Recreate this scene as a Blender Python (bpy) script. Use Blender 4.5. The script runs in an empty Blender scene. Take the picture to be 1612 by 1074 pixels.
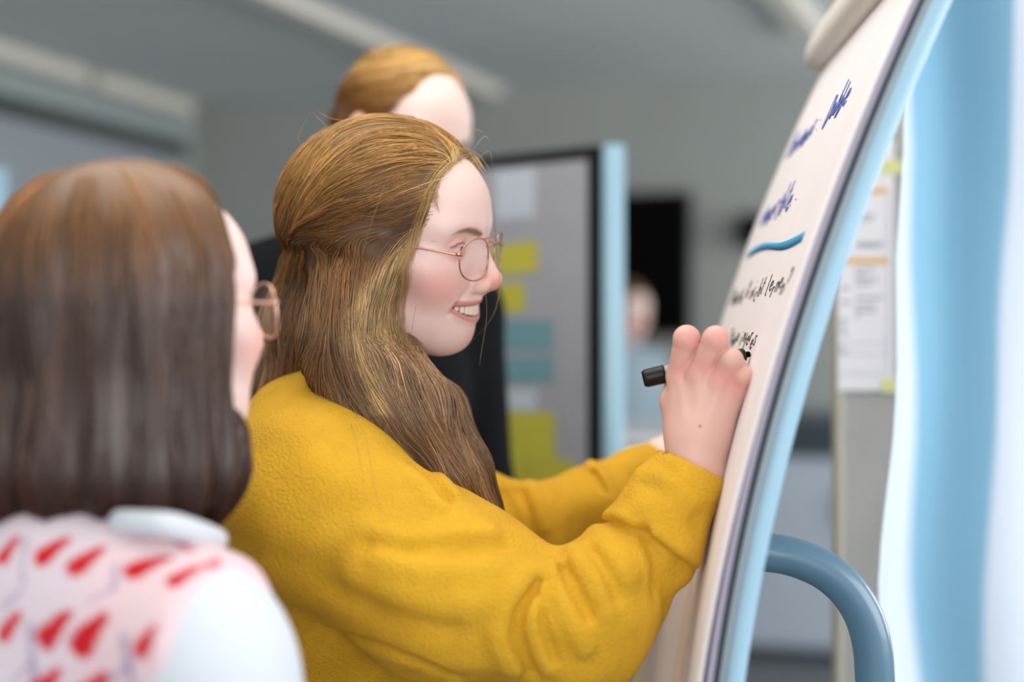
import bpy, bmesh, math, random
import numpy as np
from mathutils import Vector, Matrix

# ------------------------------------------------------------------ camera, world, light, exposure
S = bpy.context.scene
COL = S.collection
FPX, CX, CY, CAMZ = 1612 * 50 / 36, 806.0, 537.0, 1.45
cam_d = bpy.data.cameras.new('camera')
cam = bpy.data.objects.new('camera', cam_d); COL.objects.link(cam)
cam.location = (0, 0, CAMZ); cam.rotation_euler = (math.pi / 2, 0, 0)
cam_d.lens = 50; cam_d.sensor_width = 36; cam_d.sensor_fit = 'HORIZONTAL'
cam_d.clip_start = 0.05
cam_d.dof.use_dof = True; cam_d.dof.focus_distance = 1.42; cam_d.dof.aperture_fstop = 1.5
S.camera = cam
w = bpy.data.worlds.new('daylight'); S.world = w; w.use_nodes = True
bg = w.node_tree.nodes['Background']; bg.inputs[0].default_value = (0.86, 0.93, 1.0, 1); bg.inputs[1].default_value = 0.95
def area(name, loc, target, sx, sy, power, color):
    l = bpy.data.lights.new(name, 'AREA'); l.shape = 'RECTANGLE'; l.size = sx; l.size_y = sy
    l.energy = power; l.color = color
    o = bpy.data.objects.new(name, l); COL.objects.link(o); o.location = loc
    o.rotation_euler = (Vector(target) - Vector(loc)).to_track_quat('-Z', 'Y').to_euler()
    return o
area('window_light_right', (3.3, 0.3, 1.9), (0.0, 1.5, 1.35), 2.6, 1.8, 92, (0.95, 0.97, 1.0))
area('window_light_rear', (-0.5, -2.6, 2.0), (-0.1, 1.6, 1.45), 3.6, 1.7, 75, (0.99, 0.98, 0.975))
area('fill_light_far', (4.6, 4.6, 1.7), (-1.0, 6.2, 1.9), 2.4, 1.8, 100, (0.97, 0.985, 1.0))  # added unseen fill lamp that brightens the back of the room
area('ceiling_panel_light', (-0.3, 1.5, 2.72), (-0.3, 1.5, 0), 1.6, 1.6, 26, (1.0, 0.93, 0.83))
vs = S.view_settings
S.display_settings.display_device = 'sRGB'
vs.view_transform = 'Standard'; vs.look = 'None'; vs.gamma = 1.0; vs.exposure = 0.0; vs.use_curve_mapping = False
S.cycles.max_bounces = 6; S.cycles.transparent_max_bounces = 12

rng = np.random.default_rng(7)
random.seed(7)

# ------------------------------------------------------------------ helpers
def P(px, py, d):                       # a point at depth d along the ray of a photograph pixel
    return np.array([(px - CX) / FPX * d, d, CAMZ - (py - CY) / FPX * d])
def lin(r, g, b):
    f = lambda c: (c / 255 / 12.92) if c / 255 <= .04045 else ((c / 255 + .055) / 1.055) ** 2.4
    return (f(r), f(g), f(b))
def mat(name, rgb, rough=.6, metal=0., spec=.5, bump=None, var=None, sheen=0, sss=0, attr=False, coat=0):
    m = bpy.data.materials.new(name); m.use_nodes = True
    nt = m.node_tree; b = nt.nodes['Principled BSDF']
    b.inputs['Base Color'].default_value = (*rgb, 1); b.inputs['Roughness'].default_value = rough
    b.inputs['Metallic'].default_value = metal; b.inputs['Specular IOR Level'].default_value = spec
    if sheen: b.inputs['Sheen Weight'].default_value = sheen; b.inputs['Sheen Roughness'].default_value = .4; b.inputs['Sheen Tint'].default_value = (*rgb, 1)
    if coat: b.inputs['Coat Weight'].default_value = coat
    if sss:
        b.inputs['Subsurface Weight'].default_value = sss; b.inputs['Subsurface Radius'].default_value = (1, .35, .2); b.inputs['Subsurface Scale'].default_value = .003
    src = None
    if attr:
        a = nt.nodes.new('ShaderNodeVertexColor'); a.layer_name = 'Col'; src = a.outputs['Color']
    tc = nt.nodes.new('ShaderNodeTexCoord')
    if var:                              # (scale, amount[, stretch]): soft natural variation of the thing's own colour
        n = nt.nodes.new('ShaderNodeTexNoise'); n.inputs['Scale'].default_value = var[0]; n.inputs['Detail'].default_value = 4
        nt.links.new(tc.outputs['Object'], n.inputs['Vector'])
        r = nt.nodes.new('ShaderNodeMapRange'); r.inputs[1].default_value = .3; r.inputs[2].default_value = .7
        r.inputs[3].default_value = 1 - var[1]; r.inputs[4].default_value = 1 + var[1]
        nt.links.new(n.outputs['Fac'], r.inputs[0])
        mx = nt.nodes.new('ShaderNodeVectorMath'); mx.operation = 'SCALE'
        if src: nt.links.new(src, mx.inputs[0])
        else: mx.inputs[0].default_value = rgb
        nt.links.new(r.outputs[0], mx.inputs['Scale']); src = mx.outputs[0]
    if src: nt.links.new(src, b.inputs['Base Color'])
    if bump:                             # list of (kind, scale, strength, distance)
        prev = None
        for kind, sc, st, di in bump:
            if kind == 'noise':
                t = nt.nodes.new('ShaderNodeTexNoise'); t.inputs['Scale'].default_value = sc; t.inputs['Detail'].default_value = 3; o = t.outputs['Fac']
            elif kind == 'voronoi':
                t = nt.nodes.new('ShaderNodeTexVoronoi'); t.inputs['Scale'].default_value = sc; o = t.outputs['Distance']
            else:
                t = nt.nodes.new('ShaderNodeTexWave'); t.inputs['Scale'].default_value = sc; t.inputs['Distortion'].default_value = .5; o = t.outputs['Fac']
            nt.links.new(tc.outputs['Object'], t.inputs['Vector'])
            bp = nt.nodes.new('ShaderNodeBump'); bp.inputs['Strength'].default_value = st; bp.inputs['Distance'].default_value = di
            nt.links.new(o, bp.inputs['Height'])
            if prev: nt.links.new(prev, bp.inputs['Normal'])
            prev = bp.outputs['Normal']
        nt.links.new(prev, b.inputs['Normal'])
    return m
def tag(o, label=None, cat=None, group=None, kind=None):
    if label: o['label'] = label
    if cat: o['category'] = cat
    if group: o['group'] = group
    if kind: o['kind'] = kind
    return o
def empty(name, loc=(0, 0, 0), label=None, cat=None, group=None):
    o = bpy.data.objects.new(name, None); COL.objects.link(o); o.location = loc; o.empty_display_size = .05
    return tag(o, label, cat, group)
def link(name, me, m, parent=None, smooth=True):
    o = bpy.data.objects.new(name, me); COL.objects.link(o)
    if m is not None: me.materials.append(m)
    if smooth: me.polygons.foreach_set('use_smooth', np.ones(len(me.polygons), dtype=bool))
    if parent is not None:
        o.parent = parent
        o.matrix_parent_inverse = Matrix.Translation(-Vector(parent.location))
    return o
def from_np(name, V, F, m=None, parent=None, col=None, smooth=True):
    me = bpy.data.meshes.new(name)
    V = np.asarray(V, dtype=np.float32); F = np.asarray(F, dtype=np.int32)
    k = F.shape[1]
    me.vertices.add(len(V)); me.vertices.foreach_set('co', V.ravel())
    me.loops.add(F.size); me.loops.foreach_set('vertex_index', F.ravel())
    me.polygons.add(len(F)); me.polygons.foreach_set('loop_start', np.arange(0, F.size, k, dtype=np.int32))
    me.update(calc_edges=True)
    if col is not None:
        a = me.color_attributes.new('Col', 'FLOAT_COLOR', 'POINT')
        c = np.ones((len(V), 4), dtype=np.float32); c[:, :3] = col; a.data.foreach_set('color', c.ravel())
    return link(name, me, m, parent, smooth)
def bm_obj(name, bm, m, parent=None, smooth=False):
    me = bpy.data.meshes.new(name); bmesh.ops.recalc_face_normals(bm, faces=bm.faces[:]); bm.to_mesh(me); bm.free()
    return link(name, me, m, parent, smooth)
def box(bm, c, s, rz=0, bev=0):
    r = bmesh.ops.create_cube(bm, size=1)
    vs_ = r['verts']
    bmesh.ops.scale(bm, vec=s, verts=vs_)
    if bev:
        es = list({e for v in vs_ for e in v.link_edges})
        rb = bmesh.ops.bevel(bm, geom=es, offset=bev, segments=3, affect='EDGES', profile=.5)
        vs_ = list({v for f in rb['faces'] for v in f.verts} | {v for v in vs_ if v.is_valid})
    bmesh.ops.rotate(bm, cent=(0, 0, 0), matrix=Matrix.Rotation(rz, 3, 'Z'), verts=vs_)
    bmesh.ops.translate(bm, vec=c, verts=vs_)
def box_obj(name, c, s, m, parent=None, rz=0, bev=0):
    bm = bmesh.new(); box(bm, c, s, rz, bev); return bm_obj(name, bm, m, parent, smooth=False)
def catmull(pts, n):
    p = np.asarray(pts, float); p = np.vstack([2 * p[0] - p[1], p, 2 * p[-1] - p[-2]])
    m_ = len(p) - 3; out = []
    for t in np.linspace(0, m_ - 1e-6, n):
        i = int(t); u = t - i; a, b, c, d = p[i:i + 4]
        out.append(.5 * (2 * b + (c - a) * u + (2 * a - 5 * b + 4 * c - d) * u * u + (3 * b - a - 3 * c + d) * u ** 3))
    return np.array(out)
def tube(pts, r, n=8, closed=False, cap=True):
    p = np.asarray(pts, float); N = len(p); r = np.broadcast_to(np.asarray(r, float), (N,))
    T = np.roll(p, -1, 0) - np.roll(p, 1, 0)
    if not closed: T[0] = p[1] - p[0]; T[-1] = p[-1] - p[-2]
    T /= np.linalg.norm(T, axis=1)[:, None] + 1e-12
    nrm = np.cross(T[0], [0, 0, 1.]);
    if np.linalg.norm(nrm) < 1e-3: nrm = np.cross(T[0], [0, 1., 0])
    V = []; a = np.linspace(0, 2 * np.pi, n, endpoint=False)
    for i in range(N):
        nrm = nrm - T[i] * np.dot(nrm, T[i]); nrm /= np.linalg.norm(nrm); b = np.cross(T[i], nrm)
        V.append(p[i] + r[i] * (np.cos(a)[:, None] * nrm + np.sin(a)[:, None] * b))
    V = np.vstack(V); F = []
    for i in range(N if closed else N - 1):
        j = (i + 1) % N
        for k in range(n):
            F.append((i * n + k, i * n + (k + 1) % n, j * n + (k + 1) % n, j * n + k))
    if cap and not closed:
        V = np.vstack([V, p[0], p[-1]])
        for k in range(n):
            F.append((len(V) - 2, (k + 1) % n, k, k)); F.append((len(V) - 1, (N - 1) * n + k, (N - 1) * n + (k + 1) % n, (N - 1) * n + (k + 1) % n))
    return V, F
def mesh_vf(name, V, F, m, parent=None, smooth=True):
    me = bpy.data.meshes.new(name)
    F = [tuple(dict.fromkeys(f)) for f in F]
    me.from_pydata([tuple(v) for v in V], [], F); me.update()
    bm = bmesh.new(); bm.from_mesh(me); bmesh.ops.recalc_face_normals(bm, faces=bm.faces[:]); bm.to_mesh(me); bm.free()
    return link(name, me, m, parent, smooth)
def tube_obj(name, pts, r, m, parent=None, n=10, closed=False):
    return mesh_vf(name, *tube(pts, r, n, closed), m, parent)
def tri_tubes(P3, R):                    # (N,K,3) paths, (N,K) radii -> three-sided tubes
    N, K, _ = P3.shape
    T = np.gradient(P3, axis=1); T /= np.linalg.norm(T, axis=2, keepdims=True) + 1e-9
    up = np.array([.31, -.9, .3]); A = np.cross(T, up); A /= np.linalg.norm(A, axis=2, keepdims=True) + 1e-9; B = np.cross(T, A)
    V = np.stack([P3 + R[..., None] * (math.cos(t) * A + math.sin(t) * B) for t in (0, 2.094, 4.189)], axis=2)
    idx = np.arange(N * K * 3).reshape(N, K, 3)
    q = [np.stack([idx[:, :-1, s], idx[:, :-1, (s + 1) % 3], idx[:, 1:, (s + 1) % 3], idx[:, 1:, s]], -1).reshape(-1, 4) for s in range(3)]
    return V.reshape(-1, 3), np.vstack(q)

# ------------------------------------------------------------------ implicit surfaces (bodies, clothes, hair volumes)
def smin(a, b, k):
    h = np.maximum(k - np.abs(a - b), 0) / k
    return np.minimum(a, b) - h * h * k * .25
def smax(a, b, k): return -smin(-a, -b, k)
def ell(p, c, r):
    q = (p - np.asarray(c, np.float32)) / np.asarray(r, np.float32)
    k0 = np.sqrt((q * q).sum(1)); q = q / np.asarray(r, np.float32)
    return k0 * (k0 - 1) / np.maximum(np.sqrt((q * q).sum(1)), 1e-6)
def sph(p, c, r):
    q = p - np.asarray(c, np.float32); return np.sqrt((q * q).sum(1)) - r
def cone(p, a, b, ra, rb):
    a = np.asarray(a, np.float32); ba = np.asarray(b, np.float32) - a; q = p - a
    t = np.clip(q @ ba / float(ba @ ba), 0, 1)
    q = q - t[:, None] * ba
    return np.sqrt((q * q).sum(1)) - (ra + (rb - ra) * t)
def chain(p, pts, rs, k=.02):
    d = None
    for i in range(len(pts) - 1):
        e = cone(p, pts[i], pts[i + 1], rs[i], rs[i + 1]); d = e if d is None else smin(d, e, k)
    return d
def line_dist(p, pts):
    d = None
    for i in range(len(pts) - 1):
        e = cone(p, pts[i], pts[i + 1], 0, 0); d = e if d is None else np.minimum(d, e)
    return d
def grad(f, p, e=4e-4):
    o = np.empty_like(p)
    for i in range(3):
        q = p.copy(); q[:, i] += e; a = f(q); q[:, i] -= 2 * e; o[:, i] = (a - f(q)) / (2 * e)
    return o
def mesh_sdf(f, lo, hi, h, newton=1):
    lo = np.asarray(lo, np.float32); hi = np.asarray(hi, np.float32)
    B = 6
    nb = np.ceil((hi - lo) / (h * B)).astype(int)
    n = nb * B + 1
    ax = [lo[i] + np.arange(n[i]) * h for i in range(3)]
    bc = np.stack(np.meshgrid(*[lo[i] + (np.arange(nb[i]) + .5) * B * h for i in range(3)], indexing='ij'), -1).reshape(-1, 3).astype(np.float32)
    v = np.concatenate([f(c) for c in np.array_split(bc, max(1, len(bc) // 100000))])
    act = np.abs(v) < B * h * 1.35
    G = np.empty(n, np.float32)
    G[:-1, :-1, :-1] = v.reshape(nb).repeat(B, 0).repeat(B, 1).repeat(B, 2)
    G[-1] = 1; G[:, -1] = 1; G[:, :, -1] = 1
    ab = np.argwhere(act.reshape(nb))
    off = np.stack(np.meshgrid(*[np.arange(B + 1)] * 3, indexing='ij'), -1).reshape(-1, 3)
    for ch in np.array_split(ab, max(1, len(ab) // 400)):
        I = (ch[:, None, :] * B + off[None]).reshape(-1, 3)
        pts = np.stack([ax[0][I[:, 0]], ax[1][I[:, 1]], ax[2][I[:, 2]]], -1).astype(np.float32)
        G[I[:, 0], I[:, 1], I[:, 2]] = f(pts)
    s = G < 0
    any_ = np.zeros(tuple(n - 1), bool); all_ = np.ones(tuple(n - 1), bool)
    C = [(i, j, k) for i in (0, 1) for j in (0, 1) for k in (0, 1)]
    sl = lambda c: tuple(slice(c[i], n[i] - 1 + c[i]) for i in range(3))
    for c in C: any_ |= s[sl(c)]; all_ &= s[sl(c)]
    cells = np.argwhere(any_ & ~all_)
    idm = -np.ones(tuple(n - 1), np.int32); idm[tuple(cells.T)] = np.arange(len(cells))
    acc = np.zeros((len(cells), 3)); cnt = np.zeros(len(cells))
    for a in C:
        for i in range(3):
            if a[i]: continue
            b = list(a); b[i] = 1
            ga = G[tuple((cells + a).T)]; gb = G[tuple((cells + b).T)]
            x = (ga < 0) != (gb < 0); t = ga / np.where(ga - gb == 0, 1, ga - gb)
            pt = np.repeat(np.array(a, float)[None], len(cells), 0); pt[:, i] += t
            acc[x] += pt[x]; cnt[x] += 1
    V = (lo + (cells + acc / np.maximum(cnt, 1)[:, None]) * h).astype(np.float32)
    F = []
    for i in range(3):
        j, k = (i + 1) % 3, (i + 2) % 3
        a = [slice(None)] * 3; b = [slice(None)] * 3
        for t in range(3):
            if t == i: a[t] = slice(0, n[t] - 1); b[t] = slice(1, n[t])
            else: a[t] = slice(1, n[t] - 1); b[t] = slice(1, n[t] - 1)
        sa, sb = s[tuple(a)], s[tuple(b)]
        for flip in (0, 1):
            e = np.argwhere((sa & ~sb) if not flip else (~sa & sb))
            if not len(e): continue
            e[:, j] += 1; e[:, k] += 1
            def q(dj, dk):
                c = e.copy(); c[:, j] -= dj; c[:, k] -= dk; return idm[tuple(c.T)]
            quad = np.stack([q(1, 1), q(0, 1), q(0, 0), q(1, 0)], -1)
            F.append(quad[:, ::-1] if flip else quad)
    F = np.vstack(F)
    for _ in range(newton):
        g = grad(f, V, h * .3); d = f(V); st = d[:, None] * g / np.maximum((g * g).sum(1), .05)[:, None]
        V = V - np.clip(st, -h, h)
    return V, F
def hit(f, px, py, d0, d1, n=260):       # where the ray of a photograph pixel first meets an implicit surface
    d = np.linspace(d0, d1, n); p = np.stack([P(px, py, t) for t in d]).astype(np.float32); v = f(p)
    i = np.argmax(v < 0) if (v < 0).any() else int(np.argmin(v))
    return p[i]
def rot(yaw, pitch=0, roll=0):           # degrees; x forward, y left, z up
    return np.array(Matrix.Rotation(math.radians(yaw), 3, 'Z') @ Matrix.Rotation(math.radians(pitch), 3, 'Y') @ Matrix.Rotation(math.radians(roll), 3, 'X'))

# ------------------------------------------------------------------ shared materials
M = {}
M['wall'] = mat('wall_paint', lin(172, 175, 170), .9, var=(1.5, .02))
M['ceiling'] = mat('ceiling_paint', lin(226, 231, 230), .95, var=(1.2, .02))
M['floor'] = mat('floor_carpet', lin(105, 108, 112), .95, bump=[('noise', 180, .4, .003)], var=(30, .08))
M['white_plastic'] = mat('white_plastic', lin(232, 226, 218), .45)
M['lamp_white'] = mat('lamp_diffuser', lin(240, 236, 224), .6)
M['dark_rail'] = mat('dark_rail', lin(70, 78, 72), .7)
M['black'] = mat('black_plastic', lin(16, 14, 14), .42, spec=.35)
M['screen'] = mat('screen_glass', lin(6, 5, 5), .6, spec=.05)
M['blue_alu'] = mat('pale_blue_metal', lin(158, 196, 216), .42, metal=.0, coat=.2)
M['grey_alu'] = mat('grey_metal', lin(150, 160, 166), .45, metal=.3)
M['navy'] = mat('navy_rubber', lin(32, 52, 76), .6)
M['paper'] = mat('flipchart_paper', lin(240, 234, 236), .85, bump=[('noise', 60, .12, .002)], var=(14, .015))
M['cream'] = mat('cream_paper', lin(238, 222, 204), .85, bump=[('noise', 40, .15, .002)])
M['padside'] = mat('pad_edges', lin(200, 192, 184), .9, bump=[('wave', 260, .4, .001)])
M['tube'] = mat('grey_blue_powder_coat', lin(86, 120, 140), .36, spec=.6, bump=[('noise', 900, .08, .0004)], coat=.25)
M['felt'] = mat('grey_felt', lin(165, 166, 174), .95, bump=[('noise', 400, .3, .001)], var=(20, .03))
# ------------------------------------------------------------------ the room
CH = 2.75
YAW = math.radians(17)
uL = np.array([math.sin(YAW), math.cos(YAW), 0]); uB = np.array([math.cos(YAW), -math.sin(YAW), 0])
CORN = np.array([-1.73, 7.82, 0])
def slab(name, a, b, z0, z1, t, m, out):
    bm = bmesh.new(); o = np.asarray(out) * t
    q = [a, b, b + o, a + o]
    vb = [bm.verts.new((v[0], v[1], z0)) for v in q]; vt = [bm.verts.new((v[0], v[1], z1)) for v in q]
    bm.faces.new(vb); bm.faces.new(vt)
    for i in range(4): bm.faces.new((vb[i], vb[(i + 1) % 4], vt[(i + 1) % 4], vt[i]))
    return tag(bm_obj(name, bm, m), kind='structure')
slab('wall_back', CORN - uB * .15, CORN + uB * 7.2, 0, CH, .15, M['wall'], uL)
slab('wall_left', CORN, CORN - uL * 8.6, 0, CH, .15, M['wall'], -uB)
RC = CORN + uB * 7.2
slab('wall_right', RC, RC - uL * 4.2, 0, CH, .15, M['wall'], uB)
tag(box_obj('floor', (0.6, 3.0, -.05), (16, 14, .1), M['floor']), kind='structure')
tag(box_obj('ceiling', (0.6, 3.6, CH + .05), (16, 13, .1), M['ceiling']), kind='structure')
o = slab('baseboard_back', CORN - uL * .02, CORN - uL * .02 + uB * 7.1, 0, .1, .02, M['white_plastic'], uL)
# long lamp mounted along the top of the left wall, two segments, and the projection-screen case below it
def wallbox(name, t0, t1, z0, z1, dep, m, parent=None, off=0., bev=0.):
    c = CORN - uL * (t0 + t1) / 2 + uB * (dep / 2 + off)
    return box_obj(name, (c[0], c[1], (z0 + z1) / 2), (dep, abs(t1 - t0), z1 - z0), m, parent, -YAW, bev)
lt = empty('wall_lamp', tuple(CORN - uL * .8 + uB * .05 + np.array([0, 0, 2.58])), 'long off-white lamp housing along the top of the left wall', 'lamp')
for t0, t1 in ((.17, 1.05), (1.14, 2.0)):
    wallbox('diffuser', t0, t1, 2.655, 2.735, .07, M['lamp_white'], lt, off=.012, bev=.012)
wallbox('backplate', .1, 2.1, 2.645, 2.742, .012, M['wall'], lt)
wb = empty('projection_screen', tuple(CORN - uL * .9 + uB * .05 + np.array([0, 0, 2.3])), 'grey pull-down projection screen case with a dark slot on the left wall', 'projection screen')
wallbox('case', .12, 2.2, 2.515, 2.62, .05, mat('screen_case', lin(172, 182, 182), .7), wb, off=.001, bev=.008)
wallbox('slot', .16, 2.2, 2.435, 2.512, .03, M['dark_rail'], wb, off=.001)
wallbox('screen_cloth', .14, 2.2, 1.2, 2.435, .006, mat('screen_cloth', lin(170, 178, 184), .9), wb, off=.001)
wallbox('bottom_bar', .14, 2.2, 1.16, 1.2, .02, M['white_plastic'], wb, off=.001)
tm = wallbox('thermostat', .2, .27, 2.18, 2.33, .03, M['white_plastic'], off=.01, bev=.006)
tag(tm, 'small off-white control box on the left wall near the corner', 'control box')
wp = P(0, 278, 3.1)
bright = mat('bright_whiteboard', lin(222, 240, 250), .3)
bd = empty('whiteboard', (wp[0] - .42, wp[1], 0), 'bright pale-blue whiteboard edge at the far left of the picture', 'whiteboard')
box_obj('panel', (wp[0] - .42, wp[1], 1.35), (.8, .02, .9), bright, bd, bev=.004)
box_obj('frame', (wp[0] - .42, wp[1] + .016, 1.35), (.86, .012, .96), M['blue_alu'], bd, bev=.004)
for dx in (-.35, .35):
    box_obj('leg', (wp[0] - .42 + dx, wp[1] + .04, .46), (.03, .03, .92), M['grey_alu'], bd)
    box_obj('foot', (wp[0] - .42 + dx, wp[1] + .04, .015), (.04, .45, .03), M['grey_alu'], bd)
# ceiling lights (long recessed diffusers)
def ceil_light(a, b, wd, label, cut=None):
    a = np.array(a); b = np.array(b); u = (b - a) / np.linalg.norm(b - a); rz = math.atan2(u[1], u[0])
    e = empty('ceiling_light', ((a[0] + b[0]) / 2, (a[1] + b[1]) / 2, CH), label, 'ceiling light', 'long ceiling lights')
    L = np.linalg.norm(b - a); c = (a + b) / 2
    box_obj('housing', (c[0], c[1], CH - .012), (L + .03, wd + .03, .024), M['white_plastic'], e, rz)
    n = 2
    for i in range(n):
        q = a + u * L * (i + .5) / n
        box_obj('diffuser', (q[0], q[1], CH - .035), (L / n - .03, wd, .03), M['lamp_white'], e, rz, .006)
ceil_light((-.07 - .04, 7.32), (-1.05, 4.9), .105, 'long off-white ceiling light running above the blond person in dark clothes')
ceil_light((1.255, 5.95), (.87, 4.95), .105, 'long off-white ceiling light half hidden by the flip chart clamp bar')
# television, loudspeaker and sideboard on/at the back wall
def backbox(name, s0, s1, z0, z1, dep, m, parent=None, off=0., bev=0.):
    c = CORN + uB * (s0 + s1) / 2 - uL * (dep / 2 + off)
    return box_obj(name, (c[0], c[1], (z0 + z1) / 2), (abs(s1 - s0), dep, z1 - z0), m, parent, -YAW, bev)
def s_at(px):                            # wall coordinate seen at a pixel column
    k = (px - CX) / FPX; return (k * CORN[1] - CORN[0]) / (uB[0] - k * uB[1])
sR = s_at(1091)
tv = empty('television', tuple(CORN + uB * (sR - .6) + np.array([0, 0, 1.8]) - uL * .03), 'wide black switched-off television on the back wall', 'television')
backbox('casing', sR - 1.22, sR, 1.475, 2.185, .05, M['black'], tv, off=.02, bev=.006)
backbox('screen', sR - 1.205, sR - .015, 1.49, 2.17, .004, M['screen'], tv, off=.0705)
backbox('bracket', sR - .8, sR - .4, 1.65, 1.95, .02, M['black'], tv)
s0 = s_at(1166)
sp = empty('loudspeaker', tuple(CORN + uB * (s0 + .07) + np.array([0, 0, 2.0]) - uL * .05), 'small black loudspeaker on the back wall just left of the chart', 'loudspeaker')
backbox('cabinet', s0, s0 + .15, 1.90, 2.06, .12, M['black'], sp, off=.03, bev=.015)
bm = bmesh.new(); c = CORN + uB * (s0 + .075) - uL * .153
bmesh.ops.create_cone(bm, cap_ends=True, segments=24, radius1=.055, radius2=.045, depth=.012, matrix=Matrix.Translation((c[0], c[1], 1.98)) @ Matrix.Rotation(-YAW, 4, 'Z') @ Matrix.Rotation(math.pi / 2, 4, 'X'))
bm_obj('speaker_cone', bm, M['screen'], sp)
backbox('bracket', s0 + .05, s0 + .1, 1.92, 2.0, .03, M['black'], sp)
sb = empty('sideboard', tuple(CORN + uB * 3.3 - uL * .25), 'long low blue-grey sideboard against the back wall', 'sideboard')
SBm = mat('sideboard_laminate', lin(196, 206, 218), .6); SBd = mat('sideboard_gap', lin(66, 76, 84), .7)
backbox('carcass', 1.9, 5.2, .06, .93, .42, SBm, sb, off=.03)
backbox('top', 1.88, 5.22, .93, .98, .46, SBd, sb, off=.02, bev=.004)
backbox('plinth', 1.95, 5.15, 0, .06, .36, SBd, sb, off=.05)
for i in range(6):
    a = 1.9 + i * .55
    d_ = backbox('door', a + .006, a + .544, .08, .915, .02, SBm, sb, off=.452, bev=.003)
    hx = a + (.48 if i % 2 == 0 else .06)
    h_ = backbox('handle', hx - .008, hx + .008, .62, .78, .02, M['grey_alu'], None, off=.473)
    h_.parent = d_
tb_ = empty('standing_table', (.44, 5.1, 0), 'white high standing table in front of the television', 'table')
tw = mat('white_table_top', lin(246, 246, 248), .5)
box_obj('table_top', (.44, 5.1, 1.12), (.62, .95, .03), tw, tb_, bev=.006)
tube_obj('column', [(.44, 5.1, .02), (.44, 5.1, 1.105)], .035, M['grey_alu'], tb_, 16)
box_obj('base_plate', (.44, 5.1, .012), (.45, .45, .024), M['grey_alu'], tb_, bev=.008)
s2 = s_at(1262)
pr = empty('box_file', tuple(CORN + uB * (s2 + .1) - uL * .2 + np.array([0, 0, .98])), 'dark grey flat storage box on the sideboard behind the chart leg', 'box')
backbox('box', s2 - .28, s2 + .5, .981, 1.09, .3, SBd, pr, off=.1, bev=.006)
backbox('lid', s2 - .285, s2 + .505, 1.09, 1.12, .31, mat('box_lid', lin(92, 104, 114), .6), pr, off=.095, bev=.006)
# ------------------------------------------------------------------ grey pinboard with notes, standing in the middle
A = P(966, 537, 2.62); Bp = P(572, 537, 3.02)
ub = (Bp - A); ub[2] = 0; LB = np.linalg.norm(ub); ub /= LB; nb_ = np.array([-ub[1], ub[0], 0]); nb_ = nb_ if nb_[1] < 0 else -nb_
rzb = math.atan2(ub[1], ub[0])
pin = empty('pinboard', (A[0], A[1], 0), 'grey felt pinboard with a pale blue post standing behind the writing woman', 'pinboard')
def onb(s, z, off): return A + ub * s + nb_ * off + np.array([0, 0, z - A[2]])
def bb(name, s0, s1, z0, z1, off, th, m, parent=pin, bev=0):
    c = onb((s0 + s1) / 2, (z0 + z1) / 2, off)
    return box_obj(name, tuple(c), (abs(s1 - s0), th, z1 - z0), m, parent, rzb, bev)
Z0, Z1 = .62, 1.79
bb('panel', .05, LB, Z0, Z1, 0, .02, M['felt'])
bb('frame_rail', .02, LB + .02, Z1, Z1 + .022, 0, .03, M['black'], bev=.003); bb('frame_rail', .02, LB + .02, Z0 - .022, Z0, 0, .03, M['black'], bev=.003)
bb('frame_stile', .022, .05, Z0, Z1, 0, .03, M['black'], bev=.003); bb('frame_stile', LB, LB + .02, Z0, Z1, 0, .03, M['black'], bev=.003)
for s in (0, LB + .04):
    c = onb(s, .93, 0)
    tube_obj('post', [(c[0], c[1], .03), (c[0], c[1], 1.81)], .0205, M['blue_alu'], pin, 20)
    f0 = onb(s, .02, .24); f1 = onb(s, .02, -.24)
    tube_obj('foot', [f0, f1], .02, M['blue_alu'], pin, 12)
def s_on_board(px):
    k = (px - CX) / FPX; return (k * A[1] - A[0]) / (ub[0] - k * ub[1])
Yel = mat('yellow_card', lin(196, 188, 66), .85, var=(20, .03)); Tea = mat('teal_card', lin(112, 156, 166), .85, var=(20, .03)); Wht = mat('white_card', lin(196, 204, 214), .85)
ink = mat('dark_ink', lin(40, 40, 46), .8)
def note(px0, px1, py0, py1, m, label, grp, tilt=0, layer=0):
    s0, s1 = s_on_board(px0), s_on_board(px1); s = (s0 + s1) / 2; d = onb(s, 1.4, 0)[1]
    z1 = CAMZ - (py0 - CY) / FPX * d; z0 = CAMZ - (py1 - CY) / FPX * d
    c = onb(s, (z0 + z1) / 2, .0112 + .0007 * layer)
    o = box_obj('paper_note', (0, 0, 0), (abs(s1 - s0), .0006, z1 - z0), m)
    o.location = c; o.rotation_euler = (0, math.radians(tilt), rzb)
    tag(o, label, 'paper note', grp)
note(778, 852, 384, 432, Yel, 'topmost yellow note on the grey pinboard beside the glasses', 'yellow notes on the pinboard', 4)
note(772, 832, 447, 492, Yel, 'small yellow note just under the topmost yellow one', 'yellow notes on the pinboard', 3)
note(796, 876, 504, 552, Tea, 'upper teal note on the grey pinboard', 'teal notes on the pinboard', -1)
note(798, 876, 562, 602, Tea, 'lower teal note on the grey pinboard', 'teal notes on the pinboard', 1)
note(786, 848, 268, 345, Wht, 'pale grey sheet near the top of the pinboard', None)
note(780, 850, 612, 646, Wht, 'pale grey strip between teal and yellow notes', None)
note(796, 880, 648, 730, Yel, 'large yellow note low on the pinboard', 'yellow notes on the pinboard', 1, 1)
note(770, 838, 700, 765, Yel, 'yellow note partly behind the large yellow one', 'yellow notes on the pinboard', -3)
note(834, 908, 722, 765, Yel, 'lowest yellow note at the right beside the sleeve', 'yellow notes on the pinboard', 2)

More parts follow.
